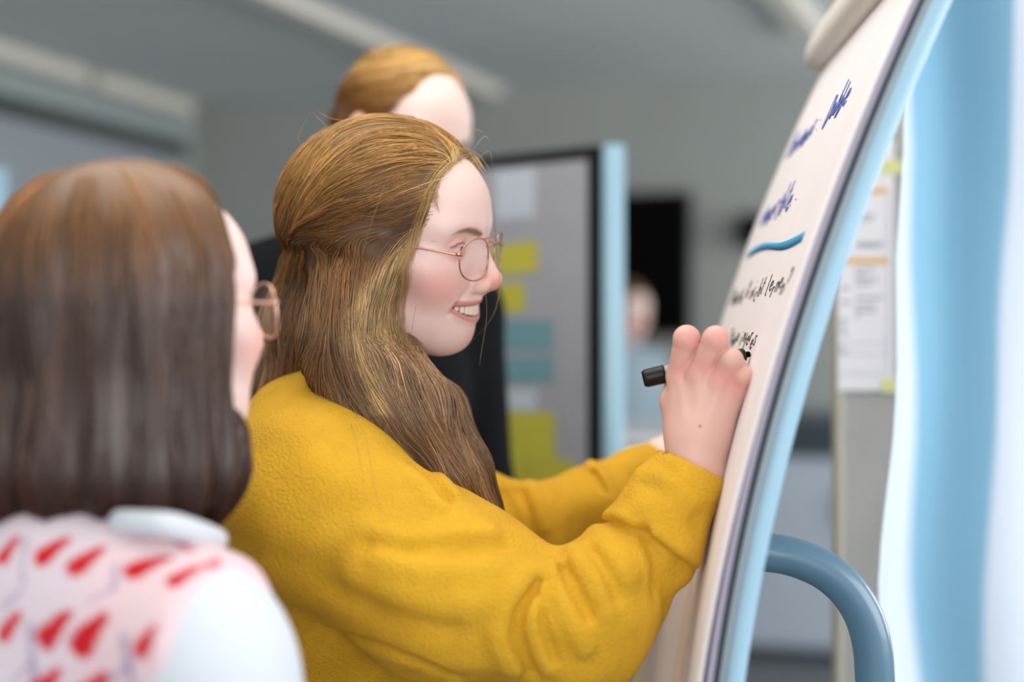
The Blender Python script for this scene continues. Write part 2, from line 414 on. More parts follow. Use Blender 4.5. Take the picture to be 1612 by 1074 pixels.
# ------------------------------------------------------------------ tall beige-grey pinboard with a worksheet, at the right
d2 = 2.1
bx0 = P(1315, 0, d2)[0]; bx1 = P(1600, 0, d2)[0]
pn = empty('display_board', ((bx0 + bx1) / 2, d2, 0), 'tall beige-grey display board with light edge strip behind the flip chart', 'display board')
fel2 = mat('beige_grey_board', lin(176, 172, 166), .9, var=(9, .06), bump=[('noise', 200, .2, .001)])
box_obj('panel', ((bx0 + .012 + bx1) / 2, d2 + .012, 1.1), (bx1 - bx0 - .012, .024, 2.0), fel2, pn)
box_obj('edge_strip', (bx0 + .006, d2 + .01, 1.1), (.012, .030, 2.0), mat('light_wood_edge', lin(192, 184, 166), .7, var=(25, .04)), pn, bev=.004)
box_obj('edge_strip', (bx1 + .009, d2 + .01, 1.1), (.018, .032, 2.0), bpy.data.materials['light_wood_edge'], pn, bev=.004)
for xx in (bx0 + .05, bx1 - .04): box_obj('foot', (xx, d2 + .02, .05), (.05, .5, .1), M['grey_alu'], pn, bev=.01)
sx0, sx1 = P(1305, 0, d2)[0] + .012, P(1406, 0, d2)[0]; sz1, sz0 = P(0, 222, d2)[2], P(0, 615, d2)[2]
ws = empty('worksheet', ((sx0 + sx1) / 2, d2 - .002, sz0), 'printed white worksheet with orange bars taped to the beige-grey board', 'worksheet')
sx0 = bx0 + .002
box_obj('sheet', ((sx0 + sx1) / 2, d2 - .0064, (sz0 + sz1) / 2), (sx1 - sx0, .0008, sz1 - sz0), M['paper'], ws)
Or = mat('orange_print', lin(236, 178, 66), .8); Gr = mat('grey_print', lin(150, 150, 156), .8)
def pr_(name, px0, px1, py0, py1, m):
    a = P(px0, py1, d2); b = P(px1, py0, d2)
    box_obj(name, ((a[0] + b[0]) / 2, d2 - .0071, (a[2] + b[2]) / 2), (b[0] - a[0], .0005, b[2] - a[2]), m, ws)
for y in (301, 411): pr_('orange_bar', 1322, 1396, y - 4, y + 4, Or)
bm = bmesh.new()
def rl(px0, px1, py0, py1):
    a = P(px0, py1, d2); b = P(px1, py0, d2); box(bm, ((a[0] + b[0]) / 2, d2 - .0071, (a[2] + b[2]) / 2), (b[0] - a[0], .0005, b[2] - a[2]))
for y, x0, x1 in ((340, 1345, 1376), (346, 1345, 1370), (384, 1345, 1390), (388, 1350, 1384), (424, 1345, 1377), (432, 1345, 1362), (440, 1345, 1380), (448, 1345, 1370), (469, 1345, 1388), (481, 1345, 1376), (490, 1345, 1376), (497, 1345, 1352), (454, 1322, 1336), (476, 1322, 1338), (505, 1320, 1332), (513, 1320, 1330), (524, 1320, 1334), (546, 1320, 1326), (553, 1320, 1332)):
    x = x0
    while x < x1:
        l = random.uniform(3, 8); rl(x, min(x + l, x1), y - 1.6, y + 1.6); x += l + 1.6
for y in (541, 558, 588): rl(1318, 1396, y - .4, y + .4)
rl(1395.5, 1396.3, 308, 588)
bm_obj('printed_text', bm, Gr, ws)
for py, (px, rz) in ((264, (1402, .5)), (607, (1402, -.7))):
    c = P(px, py, d2); q = box_obj('tape', (c[0], d2 - .0074, c[2]), (.03, .0006, .02), mat('yellow_tape', lin(226, 222, 150), .6), ws)

# ------------------------------------------------------------------ pale blue fabric banner at the far right
d3 = 1.72
ny, nz = 60, 40
xs0, xs1 = P(1412, 0, d3)[0], P(1700, 0, d3)[0]
V = []; Cc = []
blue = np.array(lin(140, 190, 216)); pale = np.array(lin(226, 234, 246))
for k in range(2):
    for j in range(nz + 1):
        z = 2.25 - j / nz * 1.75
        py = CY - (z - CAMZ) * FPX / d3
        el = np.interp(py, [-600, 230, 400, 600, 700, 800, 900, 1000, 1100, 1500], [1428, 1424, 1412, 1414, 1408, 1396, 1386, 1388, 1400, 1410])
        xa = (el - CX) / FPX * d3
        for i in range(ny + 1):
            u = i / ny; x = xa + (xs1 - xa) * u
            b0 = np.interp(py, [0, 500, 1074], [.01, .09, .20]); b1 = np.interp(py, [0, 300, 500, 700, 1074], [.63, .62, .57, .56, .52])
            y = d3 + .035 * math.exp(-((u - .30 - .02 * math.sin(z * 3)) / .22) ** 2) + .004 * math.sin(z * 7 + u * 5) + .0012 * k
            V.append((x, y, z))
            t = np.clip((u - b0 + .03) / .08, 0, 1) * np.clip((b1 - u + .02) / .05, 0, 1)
            Cc.append(pale + (blue - pale) * t)  # pale margins blend into a light-blue middle
F = []
W = ny + 1; H = W * (nz + 1)
for j in range(nz):
    for i in range(ny):
        a = j * W + i; F.append((a, a + W, a + W + 1, a + 1)); F.append((H + a, H + a + 1, H + a + W + 1, H + a + W))
for j in range(nz):
    for i in (0, ny):
        a = j * W + i; F.append((a, a + W, a + W + H, a + H))
for i in range(ny):
    for j in (0, nz):
        a = j * W + i; F.append((a, a + 1, a + 1 + H, a + H))
bn = empty('fabric_banner', ((xs0 + xs1) / 2, d3, 0), 'pale fabric banner turning light blue across the middle, hanging at the right edge', 'banner')
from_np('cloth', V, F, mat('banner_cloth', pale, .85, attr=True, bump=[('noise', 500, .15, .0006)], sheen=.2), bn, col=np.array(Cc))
tube_obj('rail', [(xs0 - .02, d3, 2.26), (xs1 + .05, d3, 2.26)], .012, M['grey_alu'], bn)
tube_obj('stand_pole', [(xs1 + .02, d3 + .05, 0.02), (xs1 + .02, d3 + .05, 2.27)], .014, M['grey_alu'], bn)
box_obj('stand_foot', (xs1 + .02, d3 + .05, .012), (.35, .35, .024), M['grey_alu'], bn, bev=.008)

# ------------------------------------------------------------------ the flip chart
DN, DF = 1.20, 1.86
pp = [(1434, 0), (1359, 190), (1274, 400), (1240, 495), (1209, 607), (1160, 821), (1113, 1050)]
pz = np.array([P(a, b, DN)[2] for a, b in pp]); pxx = np.array([P(a, b, DN)[0] for a, b in pp])
cf = np.polyfit(pz, pxx, 3)
def bx_(y, z):
    zc = np.clip(z, 1.15, 1.78); sl_ = np.polyval(np.polyder(cf), zc)
    return np.polyval(cf, zc) + sl_ * (z - zc) + .056 * (y - DN)
fc = empty('flip_chart', (float(bx_(1.43, 1.0)) + .03, 1.43, 0), 'leaning flip chart with white paper pad and pale blue curved frame', 'flip chart')
def sheet(name, o0, o1, z0, z1, m, ya=DN, yb=DF, ny=14, nz=40, warp=None):
    V = []; F = []
    for o in (o0, o1):
        for j in range(nz + 1):
            z = z0 + (z1 - z0) * j / nz
            for i in range(ny + 1):
                y = ya + (yb - ya) * i / ny
                V.append((bx_(y, z) + o + (warp(i / ny, z) if warp else 0), y, z))
    W = ny + 1; H = W * (nz + 1)
    for j in range(nz):
        for i in range(ny):
            a = j * W + i; F.append((a, a + 1, a + W + 1, a + W)); F.append((H + a, H + a + W, H + a + W + 1, H + a + 1))
        for i in (0, ny):
            a = j * W + i; F.append((a, a + W, a + W + H, a + H))
    for i in range(ny):
        for j in (0, nz):
            a = j * W + i; F.append((a, a + 1, a + 1 + H, a + H))
    return mesh_vf(name, V, F, m, fc)
def curl(u, z):                          # the written sheet lifts a little off the pad towards its lower far side
    t = max(0, (1.38 - z) / .45); return -.02 * t * t * u - .007 * t * math.sin(u * 7 + 1.2)
sheet('top_sheet', 0, .0004, .90, 1.83, M['paper'], warp=curl)
sheet('loose_sheet', .003, .0034, .87, 1.82, M['cream'], DN + .1, DF + .03, warp=lambda u, z: curl(u, z) * .7 - .012 * max(0, (1.36 - z) / .4) * u * (1 + .5 * math.sin(u * 9)))
sheet('paper_pad', .0046, .0066, .92, 1.83, M['padside'])
sheet('purple_edge', .0014, .0045, .92, 1.83, mat('purple_page', lin(176, 168, 190), .9), DN - .002, DN + .05)
sheet('seam', .0067, .0106, .90, 1.99, M['navy'], DN - .002, DF)
sheet('board', .0106, .0186, .88, 2.0, M['grey_alu'], DN - .004, DF + .004)
for yy in (DN - .003, DF + .003):
    zz = np.linspace(.86, 2.03, 40)
    V, F = tube([(bx_(yy, z) + .0245, yy, z) for z in zz], .0080, 16); mesh_vf('frame_tube', V, F, M['blue_alu'], fc)
for z in (.87, 2.02): tube_obj('cross_bar', [(bx_(DN, z) + .0245, DN, z), (bx_(DF, z) + .0245, DF, z)], .0078, M['blue_alu'], fc, 12)
# clamp bar across the top of the pad
c0 = np.array([bx_(1.89, 1.836) - .012, 1.892, 1.838]); c1 = np.array([bx_(1.16, 1.836) - .012, 1.16, 1.838])
V = []; F = []
Lc = np.linalg.norm(c1 - c0); uc = (c1 - c0) / Lc; sd = np.array([math.cos(1.2), 0, math.sin(1.2)]); fr = np.cross(uc, sd)
prof = [(.016 * math.cos(t) , .034 * math.sin(t)) for t in np.linspace(0, 2 * math.pi, 28, endpoint=False)]
prof = [(math.copysign(abs(a / .016) ** .7, a) * .019, math.copysign(abs(b / .034) ** .7, b) * .031) for a, b in prof]
ss = [0, .003, .009, .018, .1, .5, .9, .982, .991, .997, 1]; kk = [.55, .8, .94, 1, 1, 1, 1, 1, .94, .8, .55]
for s, k in zip(ss, kk):
    for a, b in prof: V.append(c0 + uc * Lc * s + (fr * a + sd * b) * k)
n = len(prof)
for i in range(len(ss) - 1):
    for k in range(n): F.append((i * n + k, i * n + (k + 1) % n, (i + 1) * n + (k + 1) % n, (i + 1) * n + k))
F.append(tuple(range(n))); F.append(tuple(range((len(ss) - 1) * n, len(ss) * n)))
mesh_vf('clamp_bar', V, F, M['white_plastic'], fc)
# bent support tube
tb = [P(a, b, 1.43) for a, b in ((1190, 868), (1235, 874), (1268, 884), (1305, 903), (1338, 934), (1362, 976), (1374, 1024), (1378, 1080))]
tb = list(catmull(tb, 40)); e = tb[-1]
tb += [np.array([e[0] + .004, e[1], z]) for z in np.linspace(e[2] - .08, .03, 10)]
tube_obj('support_tube', tb, .0195, M['tube'], fc, 24)
for dx, dy in ((-.32, -.02), (.18, -.3), (.18, .3)):
    tube_obj('base_leg', [(e[0], e[1], .035), (e[0] + dx, e[1] + dy, .03)], .018, M['tube'], fc, 12)
tube_obj('brace', [P(1190, 868, 1.43), (bx_(1.43, 1.25) + .022, 1.43, 1.26)], .015, M['tube'], fc, 12)

# handwriting: pen strokes laid on the top sheet
GL = {'a': [[(.8, .9), (.3, 1), (0, .5), (.3, 0), (.75, .5), (.8, 1), (.8, 0), (1, .05)]], 'b': [[(.1, 2), (.05, 0), (.5, 0), (.8, .5), (.5, .95), (.1, .7)]],
      'c': [[(.8, .85), (.4, 1), (0, .5), (.35, 0), (.8, .15)]], 'd': [[(.8, .8), (.3, 1), (0, .5), (.3, 0), (.75, .4), (.85, 2), (.85, 0)]],
      'e': [[(.05, .5), (.75, .6), (.5, 1), (.1, .8), (0, .3), (.4, 0), (.85, .2)]], 'h': [[(.1, 2), (.05, 0)], [(.05, .6), (.5, 1), (.8, .8), (.8, 0)]],
      'i': [[(.2, 1), (.2, 0), (.35, .05)], [(.22, 1.45), (.24, 1.5)]], 'l': [[(.15, 2.05), (.15, .1), (.4, 0)]], 'm': [[(0, 1), (0, 0)], [(0, .7), (.3, 1), (.45, .7), (.45, 0)], [(.45, .7), (.8, 1), (.95, .7), (.95, 0)]],
      'n': [[(.05, 1), (.05, 0)], [(.05, .6), (.45, 1), (.8, .75), (.8, 0)]], 'o': [[(.4, 1), (0, .5), (.4, 0), (.8, .5), (.4, 1)]], 'r': [[(.1, 1), (.1, 0)], [(.1, .6), (.4, 1), (.7, .9)]],
      's': [[(.7, .9), (.3, 1), (.1, .75), (.6, .35), (.4, 0), (0, .1)]], 't': [[(.35, 1.7), (.3, .1), (.6, 0)], [(0, 1.05), (.7, 1.1)]], 'u': [[(.05, 1), (.05, .25), (.4, 0), (.75, .4)], [(.8, 1), (.8, 0)]],
      'w': [[(0, 1), (.2, 0), (.45, .8), (.7, 0), (.95, 1)]], 'z': [[(.05, 1), (.75, 1), (.05, 0), (.8, 0)]], 'g': [[(.8, .9), (.3, 1), (0, .5), (.4, .1), (.8, .6), (.8, -.7), (.2, -.8)]],
      'H': [[(0, 2), (0, 0)], [(1, 2), (1, 0)], [(0, 1.05), (1, 1.05)]], 'D': [[(.1, 2), (.1, 0), (.7, .2), (1, 1), (.7, 1.8), (.1, 2)]], 'W': [[(0, 2), (.25, 0), (.55, 1.4), (.85, 0), (1.15, 2)]], 'S': [[(.9, 1.7), (.5, 2), (.1, 1.6), (.8, .6), (.5, 0), (0, .3)]],
      ':': [[(.1, .7), (.12, .75)], [(.1, .05), (.12, .1)]], '.': [[(.1, 0), (.13, .03)]], '&': [[(.8, 0), (.2, 1.5), (.45, 1.9), (.6, 1.4), (0, .5), (.3, 0), (.9, .7)]], '?': [[(.1, 1.6), (.5, 2), (.8, 1.5), (.4, .8), (.4, .5)], [(.4, 0), (.42, .05)]], ' ': []}
def writing(text, y0, y1, z, h, m, r=.0016):
    n = len(text); V = []; F = []; off = 0
    for i, ch in enumerate(text):
        ya = y0 + (y1 - y0) * i / n; wd = abs(y1 - y0) / n * .8
        for st in GL[ch]:
            q = catmull(st, 5 * len(st)) if len(st) > 2 else np.array(st)
            pts = []
            for a, b in q:
                y = ya - a * wd - b * .1 * wd; zz = z + b * h + .004 * math.sin(i * 2.1); pts.append((bx_(y, zz) + curl((y - DN) / (DF - DN), zz) - .0003, y, zz))
            v, f = tube(pts, r, 5); V.append(v); F += [tuple(np.array(k) + off) for k in f]; off += len(v)
    V = np.vstack(V)
    return tag(mesh_vf('handwriting', V, F, m, fc), kind='stuff')
inkB = mat('blue_marker_ink', lin(74, 96, 168), .7); inkC = mat('bright_blue_ink', lin(46, 150, 200), .7); inkK = mat('black_marker_ink', lin(38, 34, 32), .7)
def yz(px, py):                          # point of the chart paper seen at a pixel
    y = 1.4
    for _ in range(40):
        z = CAMZ - (py - CY) / FPX * y; x = bx_(y, z); k = (px - CX) / FPX
        y = y + .5 * (x / max(k, .05) - y)
    return y, CAMZ - (py - CY) / FPX * y
def line_(text, a, b, h, m, r):
    (ya, za), (yb, zb) = yz(*a), yz(*b)
    return writing(text, ya, yb, (za + zb) / 2, h, m, r)
line_('Hermanns : Dobbe', (1236, 255), (1335, 158), .0165, inkB, .0009)
line_('unwertbte..', (1198, 352), (1255, 322), .017, inkB, .0010)
line_('Danach & nicht lernen?', (1152, 472), (1237, 466), .0100, inkK, .00055)
line_('Schon interes', (1146, 541), (1189, 546), .0095, inkK, .00055)
(ya, za), (yb, zb) = yz(1178, 402), yz(1266, 370)
t = np.linspace(0, 1, 24); V = []; F = []
for k, tt in enumerate(t):
    y = ya + (yb - ya) * tt; z = za + (zb - za) * tt + .004 * math.sin(tt * 6) ; hw = .0042 + .0006 * math.sin(tt * 9)
    for s in (-1, 1):
        for o in (.0001, -.0007): V.append((bx_(y, z + s * hw) + o, y, z + s * hw))
for k in range(23):
    a = 4 * k; b = a + 4
    F += [(a, b, b + 1, a + 1), (a + 1, b + 1, b + 3, a + 3), (a + 3, b + 3, b + 2, a + 2), (a + 2, b + 2, b, a)]
F += [(0, 1, 3, 2), (92, 94, 95, 93)]
mesh_vf('underline', V, F, inkC, fc)
# ------------------------------------------------------------------ people: heads
SKIN = np.array(lin(240, 210, 202)); LIP = np.array(lin(206, 122, 118)); CHEEK = np.array(lin(230, 150, 140)); BROW = np.array(lin(128, 92, 66))
MOUTH_W = .0355
def mouth_open(q, smile):
    y = q[:, 1] / MOUTH_W
    s = np.clip(1 - y * y, 0, 1)
    zc = -.0655 - .0080 * s
    hh = (.0058 if smile else .0004) * s ** .8
    d = np.abs(q[:, 2] - zc) - hh
    d = smax(d * .85, np.abs(q[:, 1]) - MOUTH_W, .004)
    return np.maximum(d, .055 - q[:, 0])
def head_sdf(q, smile=True, ears=True):
    a = q.copy(); a[:, 1] = np.abs(a[:, 1])         # left-right symmetric
    d = ell(q, (-.008, 0, .032), (.104, .077, .086))
    d = smin(d, ell(q, (.044, 0, .030), (.056, .062, .056)), .02)
    d = smin(d, ell(q, (.043, 0, -.040), (.049, .055, .070)), .02)
    d = smin(d, ell(q, (.030, 0, -.076), (.0475, .050, .042)), .02)
    d = smin(d, cone(a, (-.005, .050, -.068), (.050, .018, -.0985), .013, .0145), .025)
    d = smin(d, sph(q, (.0605, 0, -.0985), .0178), .022)
    d = smin(d, sph(a, (.060, .039, -.036), .024), .02)
    d = smin(d, cone(a, (.052, .050, -.020), (.02, .064, -.012), .014, .01), .022)
    d = smin(d, cone(a, (.0905, .008, .013), (.072, .046, .016), .0085, .009), .018)       # brow ridge
    d = smax(d, -ell(a, (.104, .034, -.002), (.021, .017, .0115)), .016)                    # socket
    d = smin(d, cone(q, (.0885, 0, .004), (.1065, 0, -.0375), .0078, .0098), .012)           # nose
    d = smin(d, sph(q, (.1096, 0, -.0400), .0089), .005)
    d = smin(d, ell(a, (.0985, .0125, -.0455), (.0115, .0072, .0082)), .0055)
    d = smin(d, cone(q, (.1065, 0, -.046), (.094, 0, -.053), .005, .005), .006)
    d = smax(d, -ell(a, (.1015, .0072, -.0535), (.0068, .0033, .004)), .003)                # nostril
    ey = np.array((.0755, .0315, -.004))
    lid = sph(a, ey, .0138)
    lid = smax(lid, -ell(a, ey + (.0125, 0, -.0008), (.010, .0135, .0019 if smile else .0048)), .0015)
    d = smin(d, lid, .004)
    d = d + .0016 * np.exp(-(line_dist(a, [(.094, .0155, -.043), (.086, .029, -.055), (.074, .0365, -.072)]) / .0042) ** 2) * (1 if smile else .3)
    m = mouth_open(q, smile)
    front = np.clip((q[:, 0] - .05) / .02, 0, 1)
    d = d - .0034 * np.exp(-((m - .0035) / .0042) ** 2) * front * np.clip(1.25 - np.abs(q[:, 1]) / MOUTH_W, .1, 1)
    if smile:
        d = smax(d, -np.maximum(m, .063 - q[:, 0]), .0022)
    if ears:
        e = np.abs(ell(a, (-.008, .079, -.012), (.017, .010, .031))) - .0022
        e = np.maximum(e, -(a[:, 1] - .0735))
        e = smin(e, ell(a, (-.002, .0765, -.014), (.012, .006, .022)), .004)
        d = smin(d, e, .006)
    d = smin(d, cone(q, (-.022, 0, -.055), (-.052, 0, -.20), .050, .053), .03)
    return d
def head_col(q, brow=True, ruddy=1.):
    c = np.repeat(SKIN[None], len(q), 0); a = q.copy(); a[:, 1] = np.abs(a[:, 1])
    def mixc(col, t):
        nonlocal c
        c = c * (1 - t[:, None]) + np.asarray(col)[None] * t[:, None]
    mixc(CHEEK, .85 * ruddy * np.exp(-((np.linalg.norm((a - (.064, .046, -.038)) / (1, 1, .8), axis=1)) / .027) ** 2))
    mixc(CHEEK, .75 * ruddy * np.exp(-(np.linalg.norm(a - (.112, .004, -.043), axis=1) / .016) ** 2))
    mixc(CHEEK, .4 * ruddy * np.exp(-(np.linalg.norm(a - (.085, 0, -.108), axis=1) / .016) ** 2))
    mixc(CHEEK, .5 * ruddy * np.exp(-((a[:, 0] + .005) / .03) ** 2 - ((a[:, 1] - .085) / .012) ** 2))
    m = mouth_open(q, True)
    lipm = np.clip((.0062 - m) / .002, 0, 1) * (q[:, 0] > .06) * np.clip((1.12 - np.abs(q[:, 1]) / MOUTH_W) / .1, 0, 1)
    mixc(LIP, .8 * lipm)
    mixc(lin(90, 40, 40), np.clip((-.0006 - m) / .001, 0, 1) * (q[:, 0] < .083))
    ey = np.array((.0755, .0315, -.004))
    mixc(CHEEK, .45 * np.exp(-(np.abs(np.linalg.norm(a - ey, axis=1) - .014) / .004) ** 2) * (q[:, 0] > .07))
    rim = np.exp(-(line_dist(a * (.25, 1, 1), np.array([(.0865, .0205, -.0025), (.0895, .029, .0012), (.0865, .039, .0006), (.081, .0445, -.003)]) * (.25, 1, 1)) / .0011) ** 2)
    mixc(lin(74, 48, 38), .9 * rim)
    if brow:
        path = [(.0985, .0135, .0085), (.0965, .022, .012), (.091, .032, .0145), (.081, .043, .0135), (.070, .052, .0095), (.06, .0575, .005)]
        b = line_dist(a * (.25, 1, 1), np.array(path) * (.25, 1, 1)); wd = np.interp(a[:, 1], [.012, .02, .04, .058], [.0028, .0036, .003, .0018])
        mixc(BROW, .9 * np.clip(1.35 - b / wd, 0, 1))
    return c
HAIRLINE_Z = [-.30, -.16, -.12, -.09, -.06, -.03, 0, .033, .06, .085, .105, .13]
HAIRLINE_X = [.04, .045, .036, .023, .022, .031, .049, .074, .0745, .0790, .089, .10]
def hairline(q): return np.interp(q[:, 2], HAIRLINE_Z, HAIRLINE_X)
skin_m = mat('skin', SKIN, .48, spec=.45, sss=.12, attr=True, bump=[('noise', 700, .1, .0004)])
eye_m = mat('eye', (1, 1, 1), .1, attr=True)
teeth_m = mat('teeth_enamel', lin(236, 226, 206), .25)
def eyes(parent, R, O, look=(1, -.1, -.02)):
    look = np.array(look) / np.linalg.norm(look)
    for s in (-1, 1):
        u, v = np.meshgrid(np.linspace(0, np.pi, 15), np.linspace(0, 2 * np.pi, 24, endpoint=False), indexing='ij')
        D = np.stack([np.cos(u), np.sin(u) * np.cos(v), np.sin(u) * np.sin(v)], -1).reshape(-1, 3)
        F = [(i * 24 + k, i * 24 + (k + 1) % 24, (i + 1) * 24 + (k + 1) % 24, (i + 1) * 24 + k) for i in range(14) for k in range(24)]
        c = np.repeat(np.array([lin(212, 200, 196)]), len(D), 0); an = np.arccos(np.clip(D @ look, -1, 1))
        c[an < .48] = lin(92, 112, 128); c[an < .22] = lin(12, 10, 10)
        from_np('eye', (D * .0122 + (.0755, s * .0315, -.004)) @ R.T + O, F, eye_m, parent, col=c)
def teeth(parent, R, O):
    for i in range(-5, 5):
        y = (i + .5) * .0058 * (1 if abs(i + .5) < 2 else .96); s = 1 - (y / MOUTH_W) ** 2
        x = .0872 - 17 * y * y
        hgt = .0112 * max(s, .35) * (1.06 if abs(i + .5) < 1 else 1)
        bm = bmesh.new(); box(bm, (0, 0, 0), (.005, .0056, hgt), 0, .0013)
        me = bpy.data.meshes.new('tooth'); bmesh.ops.recalc_face_normals(bm, faces=bm.faces[:])
        Rt = Matrix(R.tolist()) @ Matrix.Rotation(math.atan(-37 * y), 3, 'Z').inverted()
        bmesh.ops.transform(bm, matrix=Matrix.Translation(R @ np.array((x, y, -.0650 - .0080 * max(s, 0) + .0004)) + O) @ Rt.to_4x4(), verts=bm.verts)
        bm.to_mesh(me); bm.free(); link('tooth', me, teeth_m, parent)
def glasses(R, O, label, metal, rx=.0255, rz=.0215, grp=None):
    e = empty('eyeglasses', tuple(R @ np.array((.1, 0, -.01)) + O), label, 'glasses', grp)
    W = lambda pts: np.asarray(pts) @ R.T + O
    gl = bpy.data.materials.get('spectacle_lens')
    if not gl:
        gl = bpy.data.materials.new('spectacle_lens'); gl.use_nodes = True; nt = gl.node_tree; nt.nodes.clear()
        out = nt.nodes.new('ShaderNodeOutputMaterial'); mx = nt.nodes.new('ShaderNodeMixShader'); tr = nt.nodes.new('ShaderNodeBsdfTransparent'); gs = nt.nodes.new('ShaderNodeBsdfGlossy'); 
        tr.inputs[0].default_value = (.985, .99, .99, 1); gs.inputs['Roughness'].default_value = .02
        lw_ = nt.nodes.new('ShaderNodeLayerWeight'); pw = nt.nodes.new('ShaderNodeMath'); pw.operation = 'POWER'; pw.inputs[1].default_value = 5; ml = nt.nodes.new('ShaderNodeMath'); ml.operation = 'MULTIPLY_ADD'; ml.inputs[1].default_value = .5; ml.inputs[2].default_value = .012
        nt.links.new(lw_.outputs['Facing'], pw.inputs[0]); nt.links.new(pw.outputs[0], ml.inputs[0]); nt.links.new(ml.outputs[0], mx.inputs[0]); nt.links.new(tr.outputs[0], mx.inputs[1]); nt.links.new(gs.outputs[0], mx.inputs[2]); nt.links.new(mx.outputs[0], out.inputs[0])
    t = np.linspace(0, 2 * np.pi, 44, endpoint=False)
    for s in (-1, 1):
        yy = np.sign(np.cos(t)) * np.abs(np.cos(t)) ** .86 * rx; zz = np.sign(np.sin(t)) * np.abs(np.sin(t)) ** .86 * rz
        yc = s * .0335 + yy; zz = zz - .0155
        xx = .1075 - 3.4 * (np.abs(yc) - .012).clip(0) ** 2 * 1.5 - .10 * (-.0 - zz).clip(-.01, .05) * .5
        L = np.stack([xx, yc, zz], -1)
        rim = tube_obj('rim', W(L), .00095, metal, e, 8, True)
        V = []; Fl = []
        for k in (0, .0012):
            V += [(L.mean(0) + (.001 - k, 0, 0))] + [tuple(p - (k - .0006, 0, 0)) for p in L]
        n = len(L)
        for j in range(n):
            Fl.append((0, 1 + j, 1 + (j + 1) % n)); Fl.append((n + 1, n + 2 + (j + 1) % n, n + 2 + j))
        mesh_vf('lens', W(V), Fl, gl, e)
        ho = L[np.argmax(np.abs(L[:, 1]) + .35 * L[:, 2])]
        ear = [ho, ho + (-.006, s * .004, .0005), (.045, s * .0705, .000), (.0, s * .078, .002), (-.012, s * .079, -.004), (-.022, s * .077, -.022)]
        tube_obj('temple', W(catmull(ear, 30)), .0011, metal, e, 8)
        tube_obj('hinge', W([ho + (.002, 0, 0), ho + (-.004, s * .003, .0004)]), .0019, metal, e, 8)
        tube_obj('nose_pad', W([(.1045, s * .0115, -.014), (.1015, s * .0105, -.0195)]), .0022, bpy.data.materials['spectacle_lens'], e, 8)
    tube_obj('bridge', W(catmull([(.1065, -.0108, -.005), (.1095, -.005, -.0025), (.1102, 0, -.002), (.1095, .005, -.0025), (.1065, .0108, -.005)], 16)), .0011, metal, e, 8)
    tube_obj('brow_bar', W(catmull([(.1065, -.016, .0045), (.1105, 0, .0055), (.1065, .016, .0045)], 16)), .0009, metal, e, 8)
    return e

# relaxed hand: wrist w, direction to the fingertips u, palm normal n, side of the thumb t (all unit)
def hand_sdf(p, w, u, n, t, curl=.5, s=1.):
    w, u, n, t = [np.asarray(v, float) for v in (w, u, n, t)]
    d = None
    for k, (off, ln) in enumerate(((.026, .088), (.009, .092), (-.009, .087), (-.025, .078))):
        m = w + u * ln * s + t * off * s
        e = cone(p, w + t * off * .5 * s, m, .015 * s, .0105 * s); d = e if d is None else smin(d, e, .014)
        L = (.040, .045, .041, .032)[k] * s; a = curl * .5; q = m; dr = u
        for j, f in enumerate((1, .62, .5)):
            dr = math.cos(a) * u + math.sin(a) * n; q2 = q + dr * L * f
            d = smin(d, cone(p, q, q2, (.0098 - .0009 * j) * s, (.0089 - .0009 * j) * s), .003); q = q2; a += curl * .75
    q = w + u * .02 * s + t * .02 * s; q2 = q + (u * .6 + t * .7 + n * .35) * .045 * s; q3 = q2 + (u * .85 + t * .2 + n * .4) * .033 * s; q4 = q3 + (u * .9 + n * .4) * .027 * s
    return smin(d, chain(p, [q, q2, q3, q4], [.016 * s, .0125 * s, .0105 * s, .008 * s], .006), .012)

